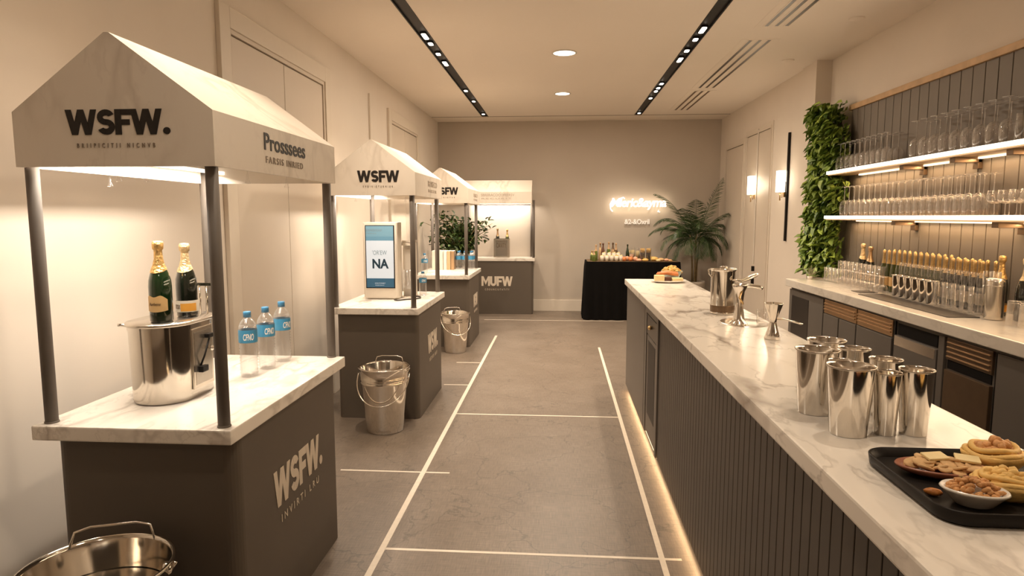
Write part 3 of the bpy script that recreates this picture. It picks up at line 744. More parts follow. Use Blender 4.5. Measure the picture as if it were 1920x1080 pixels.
# leafy shrub behind the third cart
def leaf_pts(p, d, up, L, W, fold=.25):
    d = d.normalized(); s = d.cross(up)
    if s.length < 1e-3: s = Vector((1,0,0))
    s.normalize(); n = s.cross(d)
    return [p, p+d*L*.3+s*W*.5+n*W*fold, p+d*L*.68+s*W*.38+n*W*fold*.7, p+d*L-n*L*.12, p+d*L*.68-s*W*.38+n*W*fold*.7, p+d*L*.3-s*W*.5+n*W*fold, p+d*L*.5-n*L*.03]
LF = [(0,1,6),(1,2,6),(2,3,6),(3,4,6),(4,5,6),(5,0,6)]
def rnd_dir():
    while True:
        v = Vector((random.uniform(-1,1), random.uniform(-1,1), random.uniform(-1,1)))
        if .1 < v.length < 1: return v.normalized()
t = thing('potted_shrub', 'bushy dark green shrub in a pot behind the third cart', 'plant', (-1.52, 9.85, 0))
M().lathe([(0,0),(.14,0),(.15,.02),(.18,.42),(.185,.44),(.17,.44),(.16,.40),(0,.40)], seg=32).build('pot', 'pot', t)
M().lathe([(0,.395),(.162,.395),(.162,.385),(0,.385)], seg=24).build('soil', 'soil', t)
br = M(); lf = M(); tips = []
for i in range(46):
    a = random.uniform(0, 2*PI); e = random.uniform(.2, 1.4); L = random.uniform(.45, .85)
    p0 = Vector((random.uniform(-.03,.03), random.uniform(-.03,.03), .39)); p1 = p0 + Vector((0,0,.72+random.uniform(-.15,.12)))
    dd = Vector((math.cos(a)*math.cos(e), math.sin(a)*math.cos(e)*.8, math.sin(e)))
    p2 = p1 + dd*L*.6; p3 = p2 + (dd + Vector((0,0,-.3)))*L*.35
    br.tube([p0, p1, p2, p3], [.010,.008,.005,.002], 6)
    for j in range(40):
        u = random.random(); q = p1.lerp(p2, u*1.2) if u < .8 else p2.lerp(p3, random.random())
        lf.add(leaf_pts(q + rnd_dir()*.07, (rnd_dir()+dd*.5), Vector((0,0,1)), random.uniform(.06,.10), random.uniform(.04,.06)), LF)
lf.v = [(max(v[0], -.56), v[1], min(v[2], 1.79)) for v in lf.v]; br.v = [(max(v[0], -.56), v[1], min(v[2], 1.79)) for v in br.v]
br.build('branches', 'trunk', t); lf.build('foliage', 'shrub', t)

# ------------------------------------------------------------------ far cart items
t = thing('wine_cooler_box', 'pale printed wine cooler box with two bottles inside on the far cart', 'cooler', (-.985, 11.10, .955))
M().rrect(-.135, .135, -.08, .08, 0, .006, .01).rrect(-.135,-.128,-.08,.08,.006,.32,.003).rrect(.128,.135,-.08,.08,.006,.32,.003).box(-.13,.13,-.08,-.074,.006,.32).box(-.13,.13,.074,.08,.006,.32).build('box', 'brushed', t)
M().box(-.127, .127, -.073, .073, .150, .156).build('inner_rack', 'brushed', t)
pl = M().box(-.105, .10, -.084, -.0805, .03, .30).build('front_plate', 'acrylic', t)
lettering('lettering', 'CAVITY', pl, 'bronze', (-.09,-.0845,.17), (1,0,0), (0,0,1), .17, .08, .001)
lettering('small_lettering', 'LACRATRU', pl, 'bronze', (-.09,-.0845,.262), (1,0,0), (0,0,1), .17, .022, .001)
bottle('wine_bottle', 'dark wine bottle with orange neck rising from the cooler box, left', (-1.06, 11.10, 1.112), .335, .034, 'blackglass', 'copper', None, 'wine bottles in the cooler box')
bottle('wine_bottle', 'olive wine bottle with yellow neck rising from the cooler box, right', (-.895, 11.10, 1.112), .325, .034, 'olivedark', 'gold', None, 'wine bottles in the cooler box')

# ------------------------------------------------------------------ back wall sign
sg = thing('neon_sign', 'glowing white script neon sign on the back wall above the black table', 'neon sign', (0, YB-.03, 0))
lettering('script_tubes', 'Mleric&ayma', sg, 'neon', (.865, -.01, 1.765), (1,0,0), (0,0,1), .94, .20, .014, bold=.02, shear=.18, spacing=.9)
M().tube([(.90,0,1.735),(.865,0,1.775),(.855,0,1.86),(.88,0,1.91),(.93,0,1.915)], .010, 8).tube([(1.02,0,1.93),(1.04,0,1.965),(1.08,0,1.975),(1.10,0,1.95)], .010, 8).tube([(1.68,0,1.76),(1.66,0,1.735),(1.70,0,1.725)], .007, 8).build('tube_flourish', 'neon', sg)
mb = M()
for x in (.95, 1.33, 1.72): mb.tube([(x,-.002,1.83),(x,.03,1.83)], .006, 8)
mb.build('stand_off', 'ceramic', sg)
s2 = thing('sign_caption', 'small glowing line of characters below the script neon sign', 'sign', (0, YB-.02, 0))
lettering('caption_letters', '&2-&Oxril', s2, 'neonsoft', (1.105, -.004, 1.52), (1,0,0), (0,0,1), .42, .085, .016, bold=.02)
mb = M()
for x in (1.14, 1.5): mb.tube([(x,-.002,1.555),(x,.02,1.555)], .005, 8)
mb.build('stand_off', 'ceramic', s2)
area('neon_glow', (1.33, YB-.10, 1.84), 1.0, .75, (PI/2, 0, 0), (1,.80,.55), sy=.25)

# ------------------------------------------------------------------ black-clothed table and its food
TXa, TXb, TYa, TYb, TZ = .42, 1.90, 10.40, 10.98, .935
t = thing('buffet_table', 'long buffet table hidden under a black floor-length cloth', 'table', (0,0,0))
M().box(TXa+.01, TXb-.01, TYa+.01, TYb-.01, TZ-.03, TZ-.004).build('tabletop', 'wood', t)
for x in (TXa+.06, TXb-.06):
    for y in (TYa+.06, TYb-.06): M().tube([(x,y,0),(x,y,TZ-.03)], .018, 10).build('leg', 'black', t)
cm = M(); per = []
n = 220; Pm = 2*((TXb-TXa)+(TYb-TYa))
def perim(s):
    w, dd = TXb-TXa, TYb-TYa; s = s % Pm
    if s < w: return (TXa+s, TYa, 0, -1)
    s -= w
    if s < dd: return (TXb, TYa+s, 1, 0)
    s -= dd
    if s < w: return (TXb-s, TYb, 0, 1)
    return (TXa, TYb-(s-w), -1, 0)
rings = []
for zi in range(9):
    z = TZ - (TZ-.005)*zi/8; amp = .004 + .020*(zi/8); fl_ = .004+.028*zi/8; ring = []
    for i in range(n):
        s_ = Pm*i/n; x, y, nx, ny = perim(s_)
        o = fl_ + amp*math.sin(s_*38 + 1.6*math.sin(s_*5)) if zi else .0
        if abs(nx) and y - TYa < .02 or abs(ny) and False: pass
        ring.append((x+nx*o, y+ny*o*.8, z))
    rings.append(ring)
nn = n
cm.add([v for r in rings for v in r], [(i*nn+k_, i*nn+(k_+1) % nn, (i+1)*nn+(k_+1) % nn, (i+1)*nn+k_) for i in range(8) for k_ in range(nn)], True)
cm.add(rings[0], [tuple(range(nn))], False)
tag(cm.build('tablecloth', 'blackcloth'), 'black floor-length cloth draped over the buffet table', 'tablecloth')
tag(M().rrect(TXa+.02, TXb-.02, TYa+.01, TYb-.03, TZ+.0005, TZ+.006, .03).build('table_runner', 'tabletop'), 'thin brown runner lying on the black tablecloth', 'table runner')
Z0 = TZ+.0065
def bxp(x): return .42 + (x-1098)/(1265-1098)*1.42
def fill_cup(label, loc, r, h, body, top, cat='cup', name='dessert_cup', group='small cups of food on the buffet', dome=True):
    t = thing(name, label, cat, loc, 0, group)
    M().lathe([(0,0),(r*.8,0),(r,h),(r*.94,h),(r*.76,.004),(0,.004)], seg=16).build('cup', body, t)
    f = M()
    if dome:
        for q in range(5):
            a = q*2.4; f.ball((r*.4*math.cos(a), r*.4*math.sin(a), h*.98 + (.008 if q == 0 else 0)), (r*.5, r*.5, r*.42), 8, lump=.06)
    else: f.lathe([(0,h*.93),(r*.9,h*.93),(r*.88,h*.90),(0,h*.90)], seg=16)
    f.build('filling', top, t)
    return t
# front row of cups
names = [('white','labelwhite','cheese'),('white','labelwhite','cheese'),('ivory','cardwhite','cheese'),('white','labelwhite','chips'),('cream','cardwhite','cheese')]
for i, px in enumerate((1128, 1137, 1146, 1155, 1163)):
    fill_cup(f'small {names[i][0]} cup topped with pale mousse, {ORD[i]} from the left in the buffet front row', (bxp(px), 10.46, Z0), .032, .085, names[i][1], names[i][2])
for i, px in enumerate((1132, 1142, 1151, 1159)):
    fill_cup(f'small pale cup in the second buffet row, {ORD[i]} from the left', (bxp(px), 10.56, Z0), .032, .125, 'cardwhite', 'cheese')
for i, (px, yy, h, gm, nm, fo) in enumerate(((1113,10.44,.17,'greenbright','olive green','tan'),(1110,10.62,.16,'greenbright','yellow green','gold'),(1117,10.55,.26,'greenbright','green','tan'),(1126,10.66,.29,'tan','peach-coloured','copper'),(1131,10.64,.28,'choc','dark brown','choc'),(1142,10.68,.30,'greenbright','olive','tan'),(1150,10.68,.29,'tan','tan','bronze'),(1156,10.70,.28,'bronze','brown','tan'),(1178,10.7,.26,'greenglass','dark green','greenglass'))):
    lab = f'small {nm} bottle on the buffet, {ORD[i]} from the left among its bottles'
    bottle('small_bottle', lab, (bxp(px), yy, Z0), h, .030, gm, fo, None, 'small bottles on the buffet')
for i, (px, yy, m, c1_) in enumerate(((1169,10.47,'sausage','red'),(1176,10.58,'pinkdrink','coral'),(1181,10.46,'sausage','orange-red'),(1190,10.47,'pinkdrink','orange'))):
    o = thing('fruit_piece', f'round {c1_} fruit on the buffet, {ORD[i]} from the left', 'fruit', (bxp(px), yy, Z0), 0, 'round fruit on the buffet')
    M().ball((0,0,.038), (.040,.04,.038), 14, lump=.03).build('flesh', m, o); M().tube([(0,0,.074),(.004,0,.088)], .003, 6).build('stalk', 'trunk', o)
for i, (px, yy, h, m, nm) in enumerate(((1180,10.72,.2,'cheese','pale yellow'),(1188,10.7,.21,'cheese','lemon'),(1184,10.56,.13,'pinkdrink','pink'),(1196,10.6,.20,'cheese','cream-coloured'),(1203,10.55,.15,'wine','dark'),(1201,10.66,.21,'pinkdrink','peach'),)):
    t = thing('drink_glass', f'glass of {nm} drink on the buffet right of the fruit', 'glass', (bxp(px), yy, Z0), 0, 'glasses of drink on the buffet')
    M().lathe([(0,0),(.034,0),(.038,h),(.036,h),(.032,.006),(0,.006)], seg=18).build('tumbler', 'glass', t)
    M().lathe([(0,.007),(.031,.007),(.035,h*.8),(0,h*.8)], seg=18).build('drink', m, t)
for i, px in enumerate((1202, 1213)):
    t = thing('drink_glass', f'tall glass of dark drink with amber head, {["left","right"][i]} of two on the buffet', 'glass', (bxp(px)+.01, 10.47, Z0), 0, 'tall dark drinks on the buffet')
    M().lathe([(0,0),(.038,0),(.042,.215),(.040,.215),(.036,.006),(0,.006)], seg=20).build('tumbler', 'glass', t)
    M().lathe([(0,.007),(.035,.007),(.0385,.14),(0,.14)], seg=20).build('drink', 'wine', t)
    M().lathe([(0,.141),(.0385,.141),(.0392,.205),(0,.205)], seg=20).build('head', 'chips', t)
for i, (px, yy, sx, m, nm) in enumerate(((1208,10.44,.055,'chips','flat golden'),(1217,10.50,.05,'cheese','pale'),(1224,10.52,.085,'pastry','large golden'),(1238,10.50,.06,'cracker','brown'),(1248,10.5,.05,'pinkdrink','pinkish'),(1232,10.45,.04,'cheese','small pale'),(1196,10.43,.05,'pinkdrink','flat coral'),(1255,10.48,.035,'cracker','small tan'))):
    t = thing('bread_roll', f'{nm} bread roll on the right side of the buffet', 'bread', (bxp(px), yy, Z0), 0, 'bread rolls on the buffet')
    M().ball((0,0,sx*.42), (sx,sx*.8,sx*.42), 14, lump=.03).build('crust', m, t)
    M().tube([(-sx*.5,0,sx*.8),(0,0,sx*.86),(sx*.5,0,sx*.8)], .004, 6).build('scored_top', 'cracker', t)

# ------------------------------------------------------------------ potted palm
t = thing('potted_palm', 'tall potted palm in the far right corner beside the buffet', 'plant', (2.20, 10.80, 0))
M().lathe([(0,0),(.13,0),(.14,.02),(.17,.56),(.175,.60),(.16,.60),(.155,.55),(0,.55)], seg=36).build('pot', 'pot', t)
M().lathe([(0,.545),(.156,.545),(.156,.53),(0,.53)], seg=24).build('soil', 'soil', t)
st = M()
for dx, dy in ((-.03,0),(.03,.02),(.0,-.03)): st.tube([(dx,dy,.54),(dx*1.3,dy,.85),(dx*2.2,dy*1.5,1.2),(dx*3,dy*2,1.36)], [.018,.014,.013,.010], 10)
st.build('stems', 'trunk', t)
def frond(a, e, L, droop, w=.19):
    m = M(); p = Vector((math.cos(a)*.03, math.sin(a)*.03, 1.28)); d = Vector((math.cos(a)*math.cos(e), math.sin(a)*math.cos(e), math.sin(e))); pts = [p.copy()]; n = 22
    for i in range(n):
        d = (d + Vector((0,0,-droop*(i/n)*.12))).normalized(); p = p + d*L/n; pts.append(p.copy())
    def cl(v): return Vector((min(v.x, .46), min(v.y, .50), v.z))
    m.tube([cl(q) for q in pts], [.006*(1-i/(n+1)*.8) for i in range(n+1)], 5)
    for i in range(3, n+1):
        u = i/n; q = pts[i]; dd = (pts[i]-pts[i-1]).normalized(); s = dd.cross(Vector((0,0,1)))
        if s.length < .05: s = Vector((math.sin(a), -math.cos(a), 0))
        s.normalize(); ll = w*(math.sin(PI*min(1, .12+u*.86))**.6)*1.25
        for k2 in (-1, 1):
            for jj in (0, .5):
                q2 = q.lerp(pts[i-1], jj)
                o = (s*k2 + dd*(.9+.3*random.random()) + Vector((0,0,-.35-.25*random.random()))).normalized()
                nrm = dd.cross(s).normalized()
                t0 = q2 + o*ll*.5 + nrm*.004; t1 = q2 + o*ll + Vector((0,0,-.02))
                hw = dd*.0058
                m.add([cl(v) for v in (q2-hw*.5, q2+hw*.5, t0+hw, t1, t0-hw)], [(0,1,2,4),(4,2,3)], False)
    return m
FR = [(2.75,1.10,1.02,.9),(.35,1.22,1.08,.35),(2.95,.62,.80,1.3),(.15,.85,.66,1.5),(3.5,.45,.74,1.9),(5.6,.50,.66,2.0),(4.6,.85,.78,1.5),(1.6,1.0,.75,1.2),(2.1,.5,.55,2.0),(5.0,.3,.6,2.4),(3.2,.12,.62,2.2),(5.9,.2,.55,2.3),
      (4.1,1.1,.78,1.2),(5.9,.95,.85,1.2),(2.6,.9,.85,1.6),(4.3,.35,.62,2.2),(3.9,.75,.7,1.9),(5.3,.75,.7,1.9),(3.0,.95,.7,2.2),(.6,.4,.5,2.2),(4.75,.05,.5,2.6),(3.6,0,.58,2.4),(5.4,0,.55,2.4),(4.5,1.25,.8,1.2)]
for a, e, L, dr in FR: frond(a, e, L, dr).build('frond', 'palm', t)

# ------------------------------------------------------------------ wall sconces
for k, (yy, z0, z1, lab) in enumerate(((9.25, 1.95, 2.20, 'lit box wall lamp with brass stem, farther one near the door'), (8.05, 1.94, 2.19, 'lit box wall lamp beside the tall black strip'))):
    t = thing('wall_sconce', lab, 'wall lamp', (XF, yy, 0), group='lit wall lamps on the right wall')
    M().rrect(-.115, -.035, -.055, .055, z0, z1, .012).build('lamp_shade', 'shade', t)
    M().box(-.035, -.001, -.02, .02, z0-.06, z0+.12, .003).box(-.09, -.03, -.012, .012, z0-.012, z0-.001, .002).tube([(-.075,0,z0-.10),(-.075,0,z0)], .008, 8).tube([(-.045,.02,z0-.07),(-.045,.02,z0)], .005, 8).build('bracket', 'brass', t)
    point('sconce_glow', (XF-.16, yy, (z0+z1)/2), 2.2, (1,.80,.55), .06)
tag(M().box(XF-.026, XF-.001, 7.975, 8.01, 1.36, 2.63, .003).build('wall_strip', 'black'), 'tall narrow black vertical strip on the right wall', 'wall strip')
tag(M().box(XF-.022, XF-.013, 9.20, 9.23, 1.0, 2.83, .003).build('door_pull', 'ceramic'), 'tall slim pale vertical pull on the right wall door', 'door pull')

# ------------------------------------------------------------------ bar counter
BX0, BX1, BZ = .620, 1.187, 1.06
t = thing('bar_counter', 'long dark bar with white marble top running along the right', 'bar counter', (0,0,0))
M().box(BX0, BX1, -.6, 6.24, BZ-.052, BZ, .007).build('countertop', 'marble_bar', t)
M().box(BX0+.045, BX1-.03, -.55, 6.19, .05, BZ-.052).build('carcass', 'flute', t)
M().box(BX0+.085, BX1-.06, -.55, 6.15, 0, .05).build('plinth', 'black', t)
fp = M(); y = 4.22
while y > .1: fp.box(BX0+.032, BX0+.046, y-.0595, y-.0015, .05, BZ-.054, .003); y -= .061
fp.build('fluted_panel', 'flute', t)
ep = M().box(BX0+.022, BX0+.046, 4.90, 6.19, .05, BZ-.054, .003).build('end_panel', 'cab', t)
fr = M().box(BX0+.022, BX0+.046, 4.24, 4.30, .05, BZ-.054, .003).box(BX0+.022, BX0+.046, 4.80, 4.88, .05, BZ-.054, .003).box(BX0+.022,BX0+.046,4.30,4.80,.95,BZ-.054,.003)
fr.build('cooler_frame', 'cab', t)
dr = M().box(BX0+.026, BX0+.044, 4.31, 4.79, .80, .94, .003).build('drawer_front', 'cabdark', t)
M().ball((BX0+.014, 4.56, .875), .016, 14).tube([(BX0+.03,4.56,.875),(BX0+.014,4.56,.875)], .006, 8).build('knob', 'brass', dr)
cd = M().box(BX0+.028, BX0+.044, 4.31, 4.79, .07, .79, .003).build('cooler_door', 'cab', t)
M().box(BX0+.0265, BX0+.028, 4.38, 4.72, .22, .76).build('dark_glass', 'black', cd)
M().box(BX0+.046, BX0+.056, -.4, 6.18, .022, .034).build('floor_light_strip', 'led', t)
area('bar_floor_glow', (BX0+.050, 2.9, .046), .015, 4.2, (0, math.radians(35), 0), (1,.66,.34), sy=6.4)
area('bar_floor_glow', (.95, 6.23, .046), .5, .4, (math.radians(20), 0, 0), (1,.66,.34), sy=.02)

# far plate of snacks on the bar
t = thing('serving_plate', 'oval cream plate of snacks at the far end of the bar', 'plate', (.975, 5.93, BZ))
M().lathe([(0,0),(.10,0),(.145,.012),(.155,.018),(.150,.021),(.098,.006),(0,.005)], seg=40, sy=.75).build('plate_body', 'ceramic', t)
def blk(name, label, cat, m, x0, x1, y0, y1, z0, z1, bev=.006, group=None, det=None):
    o = M().box(x0, x1, y0, y1, z0, z1, bev).build(name, m); return tag(o, label, cat, group)
blk('cheese_block', 'pale cheese block with a dark mark at the left of the far plate', 'cheese', 'cheese', .85, .935, 5.86, 5.93, BZ+.014, BZ+.068)
blk('bread_slice', 'dark brown bread block between two cheeses on the far plate', 'bread', 'choc', .94, .998, 5.87, 5.93, BZ+.011, BZ+.052)
blk('cheese_block', 'flat pale cheese wedge at the right of the far plate', 'cheese', 'cheese', 1.003, 1.10, 5.86, 5.93, BZ+.014, BZ+.045)
for i in range(4):
    o = M().tube([(.875+.01*i,5.945+.012*i,BZ+.071+.009*(i%2)),(.97,5.955+.012*i,BZ+.082+.006*(i%2)),(1.07,5.948+.012*i,BZ+.066+.004*i)], [.010,.017,.011], 10).build('sausage', 'sausage')
    tag(o, f'orange sausage lying across the far plate, {ORD[i]} from the front', 'sausage', 'sausages on the far plate')
t = thing('snack_bowl', 'pale blue bowl heaped with yellow crisps behind the far plate', 'bowl', (1.035, 6.09, BZ))
M().lathe([(0,0),(.045,0),(.05,.004),(.095,.085),(.098,.09),(.092,.09),(.046,.010),(0,.008)], seg=32).build('bowl_body', 'glazeblue', t)
cr_ = M()
for i in range(70):
    a = random.uniform(0,2*PI); r = .085*math.sqrt(random.random()); z = .085 + .045*(1-(r/.085)**2) + random.uniform(-.008,.006)
    cr_.ball((r*math.cos(a), r*math.sin(a), z), (.016,.013,.006), 8, lump=.15, rot=Matrix.Rotation(random.uniform(0,3),3,'X') @ Matrix.Rotation(random.uniform(0,3),3,'Z'))
tag(cr_.build('crisps', 'pastry', t), None, None, kind='stuff')

# pitcher
t = thing('steel_pitcher', 'tall polished steel pitcher with lid and side handle on the bar', 'pitcher', (.995, 4.03, BZ))
M().lathe([(0,.002),(.068,.002),(.072,0),(.074,.006),(.072,.012),(.071,.26),(.074,.266),(.078,.270),(.078,.276),(.07,.279),(.02,.281),(0,.281)], seg=44).build('pitcher_body', 'steel', t)
M().lathe([(.0722,.014),(.0728,.016),(.0728,.052),(.0722,.054)], seg=44).build('base_band', 'bronze', t)
M().lathe([(0,.281),(.022,.281),(.024,.285),(.014,.291),(0,.292)], seg=20).build('lid_knob', 'steel', t)
M().tube([(-.072,-.01,.225),(-.088,-.015,.245),(-.094,-.016,.268),(-.085,-.014,.272)], .005, 8).build('spout', 'steel', t)
M().tube([(.035,-.075,.212),(.06,-.08,.214),(.10,-.06,.215),(.15,-.045,.235),(.185,-.04,.250),(.195,-.04,.246),(.185,-.045,.236),(.14,-.055,.216),(.09,-.07,.203),(.05,-.078,.205)], .0055, 10).build('handle', 'steel', t)

# sink basin rim and tap
t = thing('bar_tap', 'polished steel bar tap with a flat right-pointing spout', 'tap', (.99, 3.64, BZ))
M().lathe([(0,0),(.048,0),(.048,.004),(.036,.010),(.030,.035),(.022,.09),(.021,.13),(.026,.18),(.038,.205),(.042,.216),(.038,.222),(0,.224)], seg=32).build('tap_column', 'steel', t)
M().tube([(.0,0,.212),(.05,-.005,.214),(.105,-.01,.206),(.118,-.012,.196)], [.024,.018,.017,.014], 14, flat=.6).build('spout', 'steel', t)
M().tube([(.006,-.026,.185),(-.012,-.040,.15),(.006,-.040,.125),(.012,-.03,.115)], .005, 8).build('lever', 'brass', t)
t = thing('sink_plate', 'sunken round steel sink plate around the bar tap', 'sink', (1.03, 3.68, BZ))
M().lathe([(0,.0005),(.105,.0005),(.115,.003),(.120,.003),(.122,.0005)], seg=44, sx=1.05, sy=1.3).build('basin', 'brushed', t)
t = thing('glass_tumbler', 'low clear glass tumbler just right of the bar tap', 'glass', (1.115, 3.60, BZ+.001))
M().lathe([(0,0),(.034,0),(.038,.004),(.041,.085),(.039,.085),(.035,.008),(0,.007)], seg=28).build('tumbler', 'glass', t)

# jigger with handle
t = thing('steel_jigger', 'double-cone steel jigger with a loop handle on the bar', 'jigger', (1.03, 3.19, BZ))
M().lathe([(0,.002),(.036,0),(.038,.004),(.026,.04),(.017,.078),(.016,.088),(.020,.105),(.043,.172),(.044,.176),(.041,.176),(.018,.106),(0,.10)], seg=36).build('cones', 'steel', t)
M().tube([(.014,0,.098),(.05,-.02,.100),(.085,-.035,.092),(.12,-.05,.082),(.125,-.04,.080),(.095,-.02,.088),(.055,.0,.098),(.016,.006,.100)], .0045, 8).tube([(.06,-.01,.096),(.11,-.035,.084)], [.012,.014], 10, flat=.25).build('loop_handle', 'brushed', t)

# steel tumblers
def tumbler():
    t = thing('steel_tumbler', '', 'tumbler', (0,0,0), 0, 'polished steel tumblers on the bar')
    M().lathe([(0,.001),(.73,.001),(.765,.006),(.98,.97),(1.,.985),(1.0,1.0),(.97,1.),(.94,.97),(.73,.03),(0,.03)], seg=48).build('cup_body', 'steel', t)
    M().lathe([(.985,.975),(1.03,.985),(1.03,1.003),(.985,1.006),(.96,.99)], seg=48).build('rolled_rim', 'brushed', t)
    return note(t)
tm = tumbler()
TL = [(.775,1.985,.062,.195,'large steel tumbler at the left end of the cluster'),
      (.790,1.790,.061,.190,'large steel tumbler standing foremost in the cluster'),
      (.803,1.885,.034,.182,'slim steel tumbler squeezed between the two large ones'),
      (.888,1.795,.036,.172,'narrow steel tumbler in the front row between two wider ones'),
      (.966,1.800,.043,.180,'steel tumbler at the right end of the front row'),
      (.895,2.22,.060,.180,'steel tumbler farthest back in the cluster, its rim showing top left'),
      (.928,2.09,.047,.178,'steel tumbler in the middle of the back row'),
      (.965,1.965,.045,.172,'steel tumbler at the right of the back row')]
for k_, (x, y, r, h, lab) in enumerate(TL):
    if k_ == 0: tm.location = (x,y,BZ); tm.scale = (r,r,h); tm['label'] = lab
    else: dup(tm, (x,y,BZ), lab, scale=(r,r,h))

# tray with snacks
t = thing('serving_tray', 'black rounded serving tray with snack dishes at the near end of the bar', 'tray', (0,0,BZ))
def rr(x0,x1,y0,y1,r,z,seg=8):
    p = []
    for cx, cy, a in ((x1-r,y1-r,0),(x0+r,y1-r,PI/2),(x0+r,y0+r,PI),(x1-r,y0+r,1.5*PI)):
        for q in range(seg+1): tt = a+PI/2*q/seg; p.append((cx+r*math.cos(tt), cy+r*math.sin(tt), z))
    return p
tr = M()
tx0, tx1, ty0, ty1 = .735, 1.175, 1.235, 1.60
def trr(d, z, r): return rr(tx0+d, tx1-d, ty0+d, ty1-d, r, z)
loft(tr, [trr(.012,0,.05), trr(.004,.006,.055), trr(0,.030,.06), trr(.004,.032,.056), trr(.012,.010,.05)])
tr.build('tray_body', 'tray', t)
TZz = BZ+.0105
# terracotta dish of crackers
t = thing('cracker_dish', 'shallow terracotta dish of crackers and cheese on the black tray', 'dish', (.865, 1.475, TZz), -.18)
M().lathe([(0,0),(.55,0),(.9,.010),(1.03,.020),(1.0,.024),(.85,.014),(0,.006)], seg=40, sx=.098, sy=.052, fn=None).build('dish_body', 'terracotta', t)
for i in range(24):
    a = i*2.4; r = math.sqrt((i+.5)/24); c = M()
    c.lathe([(0,-.003),(.020,-.003),(.022,0),(.020,.003),(0,.003)], seg=14, sy=.7)
    c.xf(Matrix.Translation((.075*r*math.cos(a), .034*r*math.sin(a), .018+.012*random.random()+.008*(1-r))) @ Matrix.Rotation(random.uniform(-.4,.4),4,'X') @ Matrix.Rotation(random.uniform(-.4,.4),4,'Y') @ Matrix.Rotation(random.uniform(0,3),4,'Z'))
    c.build('cracker', 'cracker', t)
for x, y, z, a in ((-.018,.006,.042,.3),(.048,.012,.040,-.2)):
    c = M().box(-.024,.024,-.017,.017,-.003,.003,.002); c.xf(Matrix.Translation((x,y,z)) @ Matrix.Rotation(.12,4,'X') @ Matrix.Rotation(a,4,'Z')); c.build('cheese_slice', 'cheese', t)
# white bowl of nuts
def heap(n, R, zc, h, size, m, parent, nm, lump=.1, el=.6):
    o = M()
    for i in range(n):
        a = random.uniform(0,2*PI); r = R*math.sqrt(random.random()); z = zc + h*(1-(r/R)**2) + random.uniform(-.003,.002)
        o.ball((r*math.cos(a), r*math.sin(a), z), (size, size*el, size*el), 8, lump=lump, rot=Matrix.Rotation(random.uniform(0,3),3,'Z') @ Matrix.Rotation(random.uniform(-.5,.5),3,'Y'))
    q = o.build(nm, m, parent); q['kind'] = 'stuff'; return q
t = thing('nut_bowl', 'small white oval bowl of roasted nuts at the front of the tray', 'bowl', (.838, 1.325, TZz), -.35)
M().lathe([(0,0),(.03,0),(.034,.003),(.056,.028),(.061,.032),(.058,.036),(.050,.030),(.03,.007),(0,.006)], seg=40, sy=.72).build('bowl_body', 'ceramic', t)
n_ = heap(120, .048, .030, .022, .0085, 'nuts', t, 'nuts'); n_.scale = (1,.72,1)
def pastry_bowl(label, loc, rz, s, fillm, n):
    t = thing('snack_cup', label, 'snack', loc, rz, 'golden snack cups on the tray')
    M().lathe([(0,0),(.035*s,0),(.045*s,.006*s),(.064*s,.030*s),(.066*s,.040*s),(.058*s,.042*s),(.05*s,.030*s),(0,.026*s)], seg=40, sy=.8, fn=lambda a, z: 1+.05*math.sin(5*a)+.02*math.sin(11*a)).build('pastry_shell', 'pastry', t)
    q = M()
    for j in range(2):
        q.tube([((.058-.012*j)*s*math.cos(a), (.045-.01*j)*s*math.sin(a), (.040+.010*j)*s+.003*math.sin(3*a+j)) for a in [2*PI*i/24+j for i in range(24)]], .0065*s, 10)
    q.build('pastry_rim', 'pastry', t)
    h_ = heap(n+14, .047*s, .038*s, .026*s, .013*s, fillm, t, 'filling', el=.75); h_.scale = (1,.8,1)
    return t
pastry_bowl('large golden snack cup with orange filling at the back right of the tray', (1.000, 1.525, TZz), .2, 1.05, 'nuts', 26)
pastry_bowl('pale golden snack cup with rolled filling behind the bowl of nuts', (.925, 1.365, TZz), -.3, .92, 'pastry', 24)
pastry_bowl('golden snack cup at the right edge of the photo on the tray', (1.105, 1.40, TZz), .5, .9, 'pastry', 20)
tag(M().ball((0,0,.008), (.018,.010,.008), 14, lump=.06, rot=Matrix.Rotation(-.3,3,'Z')).build('glazed_nut', 'almond', loc=(.782,1.365,TZz)), 'single glazed brown nut lying on the tray', 'nut')

# ------------------------------------------------------------------ back bar counter
KX, KZ, KY = 2.20, 1.05, 6.50
t = thing('back_counter', 'marble-topped back bar counter along the right wall', 'counter', (0,0,0))
M().box(KX, XR-.001, .6, KY, KZ-.07, KZ, .006).build('countertop', 'marble_back', t)
M().box(KX+.055, XR-.01, .65, KY-.02, .09, KZ-.085).build('carcass', 'cab', t)
M().box(KX+.075, XR-.01, .65, KY-.03, KZ-.085, KZ-.07).build('shadow_gap', 'black', t)
M().box(KX+.10, XR-.03, .65, KY-.05, 0, .09).build('plinth', 'black', t)
def front(name, y0, y1, z0, z1, m, d=.018, bev=.003): return M().box(KX+.055-d, KX+.055, y0+.004, y1-.004, z0, z1, bev).build(name, m, t)
CZ = KZ-.095
p = front('end_panel', 5.66, 6.48, .10, CZ, 'cab')
M().box(KX+.034, KX+.037, 5.98, 6.40, .25, .90).build('inset_panel', 'cabdark', p)
for y0, y1 in ((5.35, 5.65), (5.04, 5.34), (4.50, 5.03)): front('cabinet_door', y0, y1, .10, .835, 'cab')
for y0, y1 in ((5.04, 5.65), (4.50, 5.03)):
    g = front('copper_grille', y0, y1, .842, .955, 'copper', .014)
    for z in (.868, .892, .916): M().box(KX+.033, KX+.043, y0+.02, y1-.01, z, z+.011, .002).build('louvre', 'copper', g)
front('cabinet_stile', 4.47, 4.50, .10, CZ, 'black', .01)
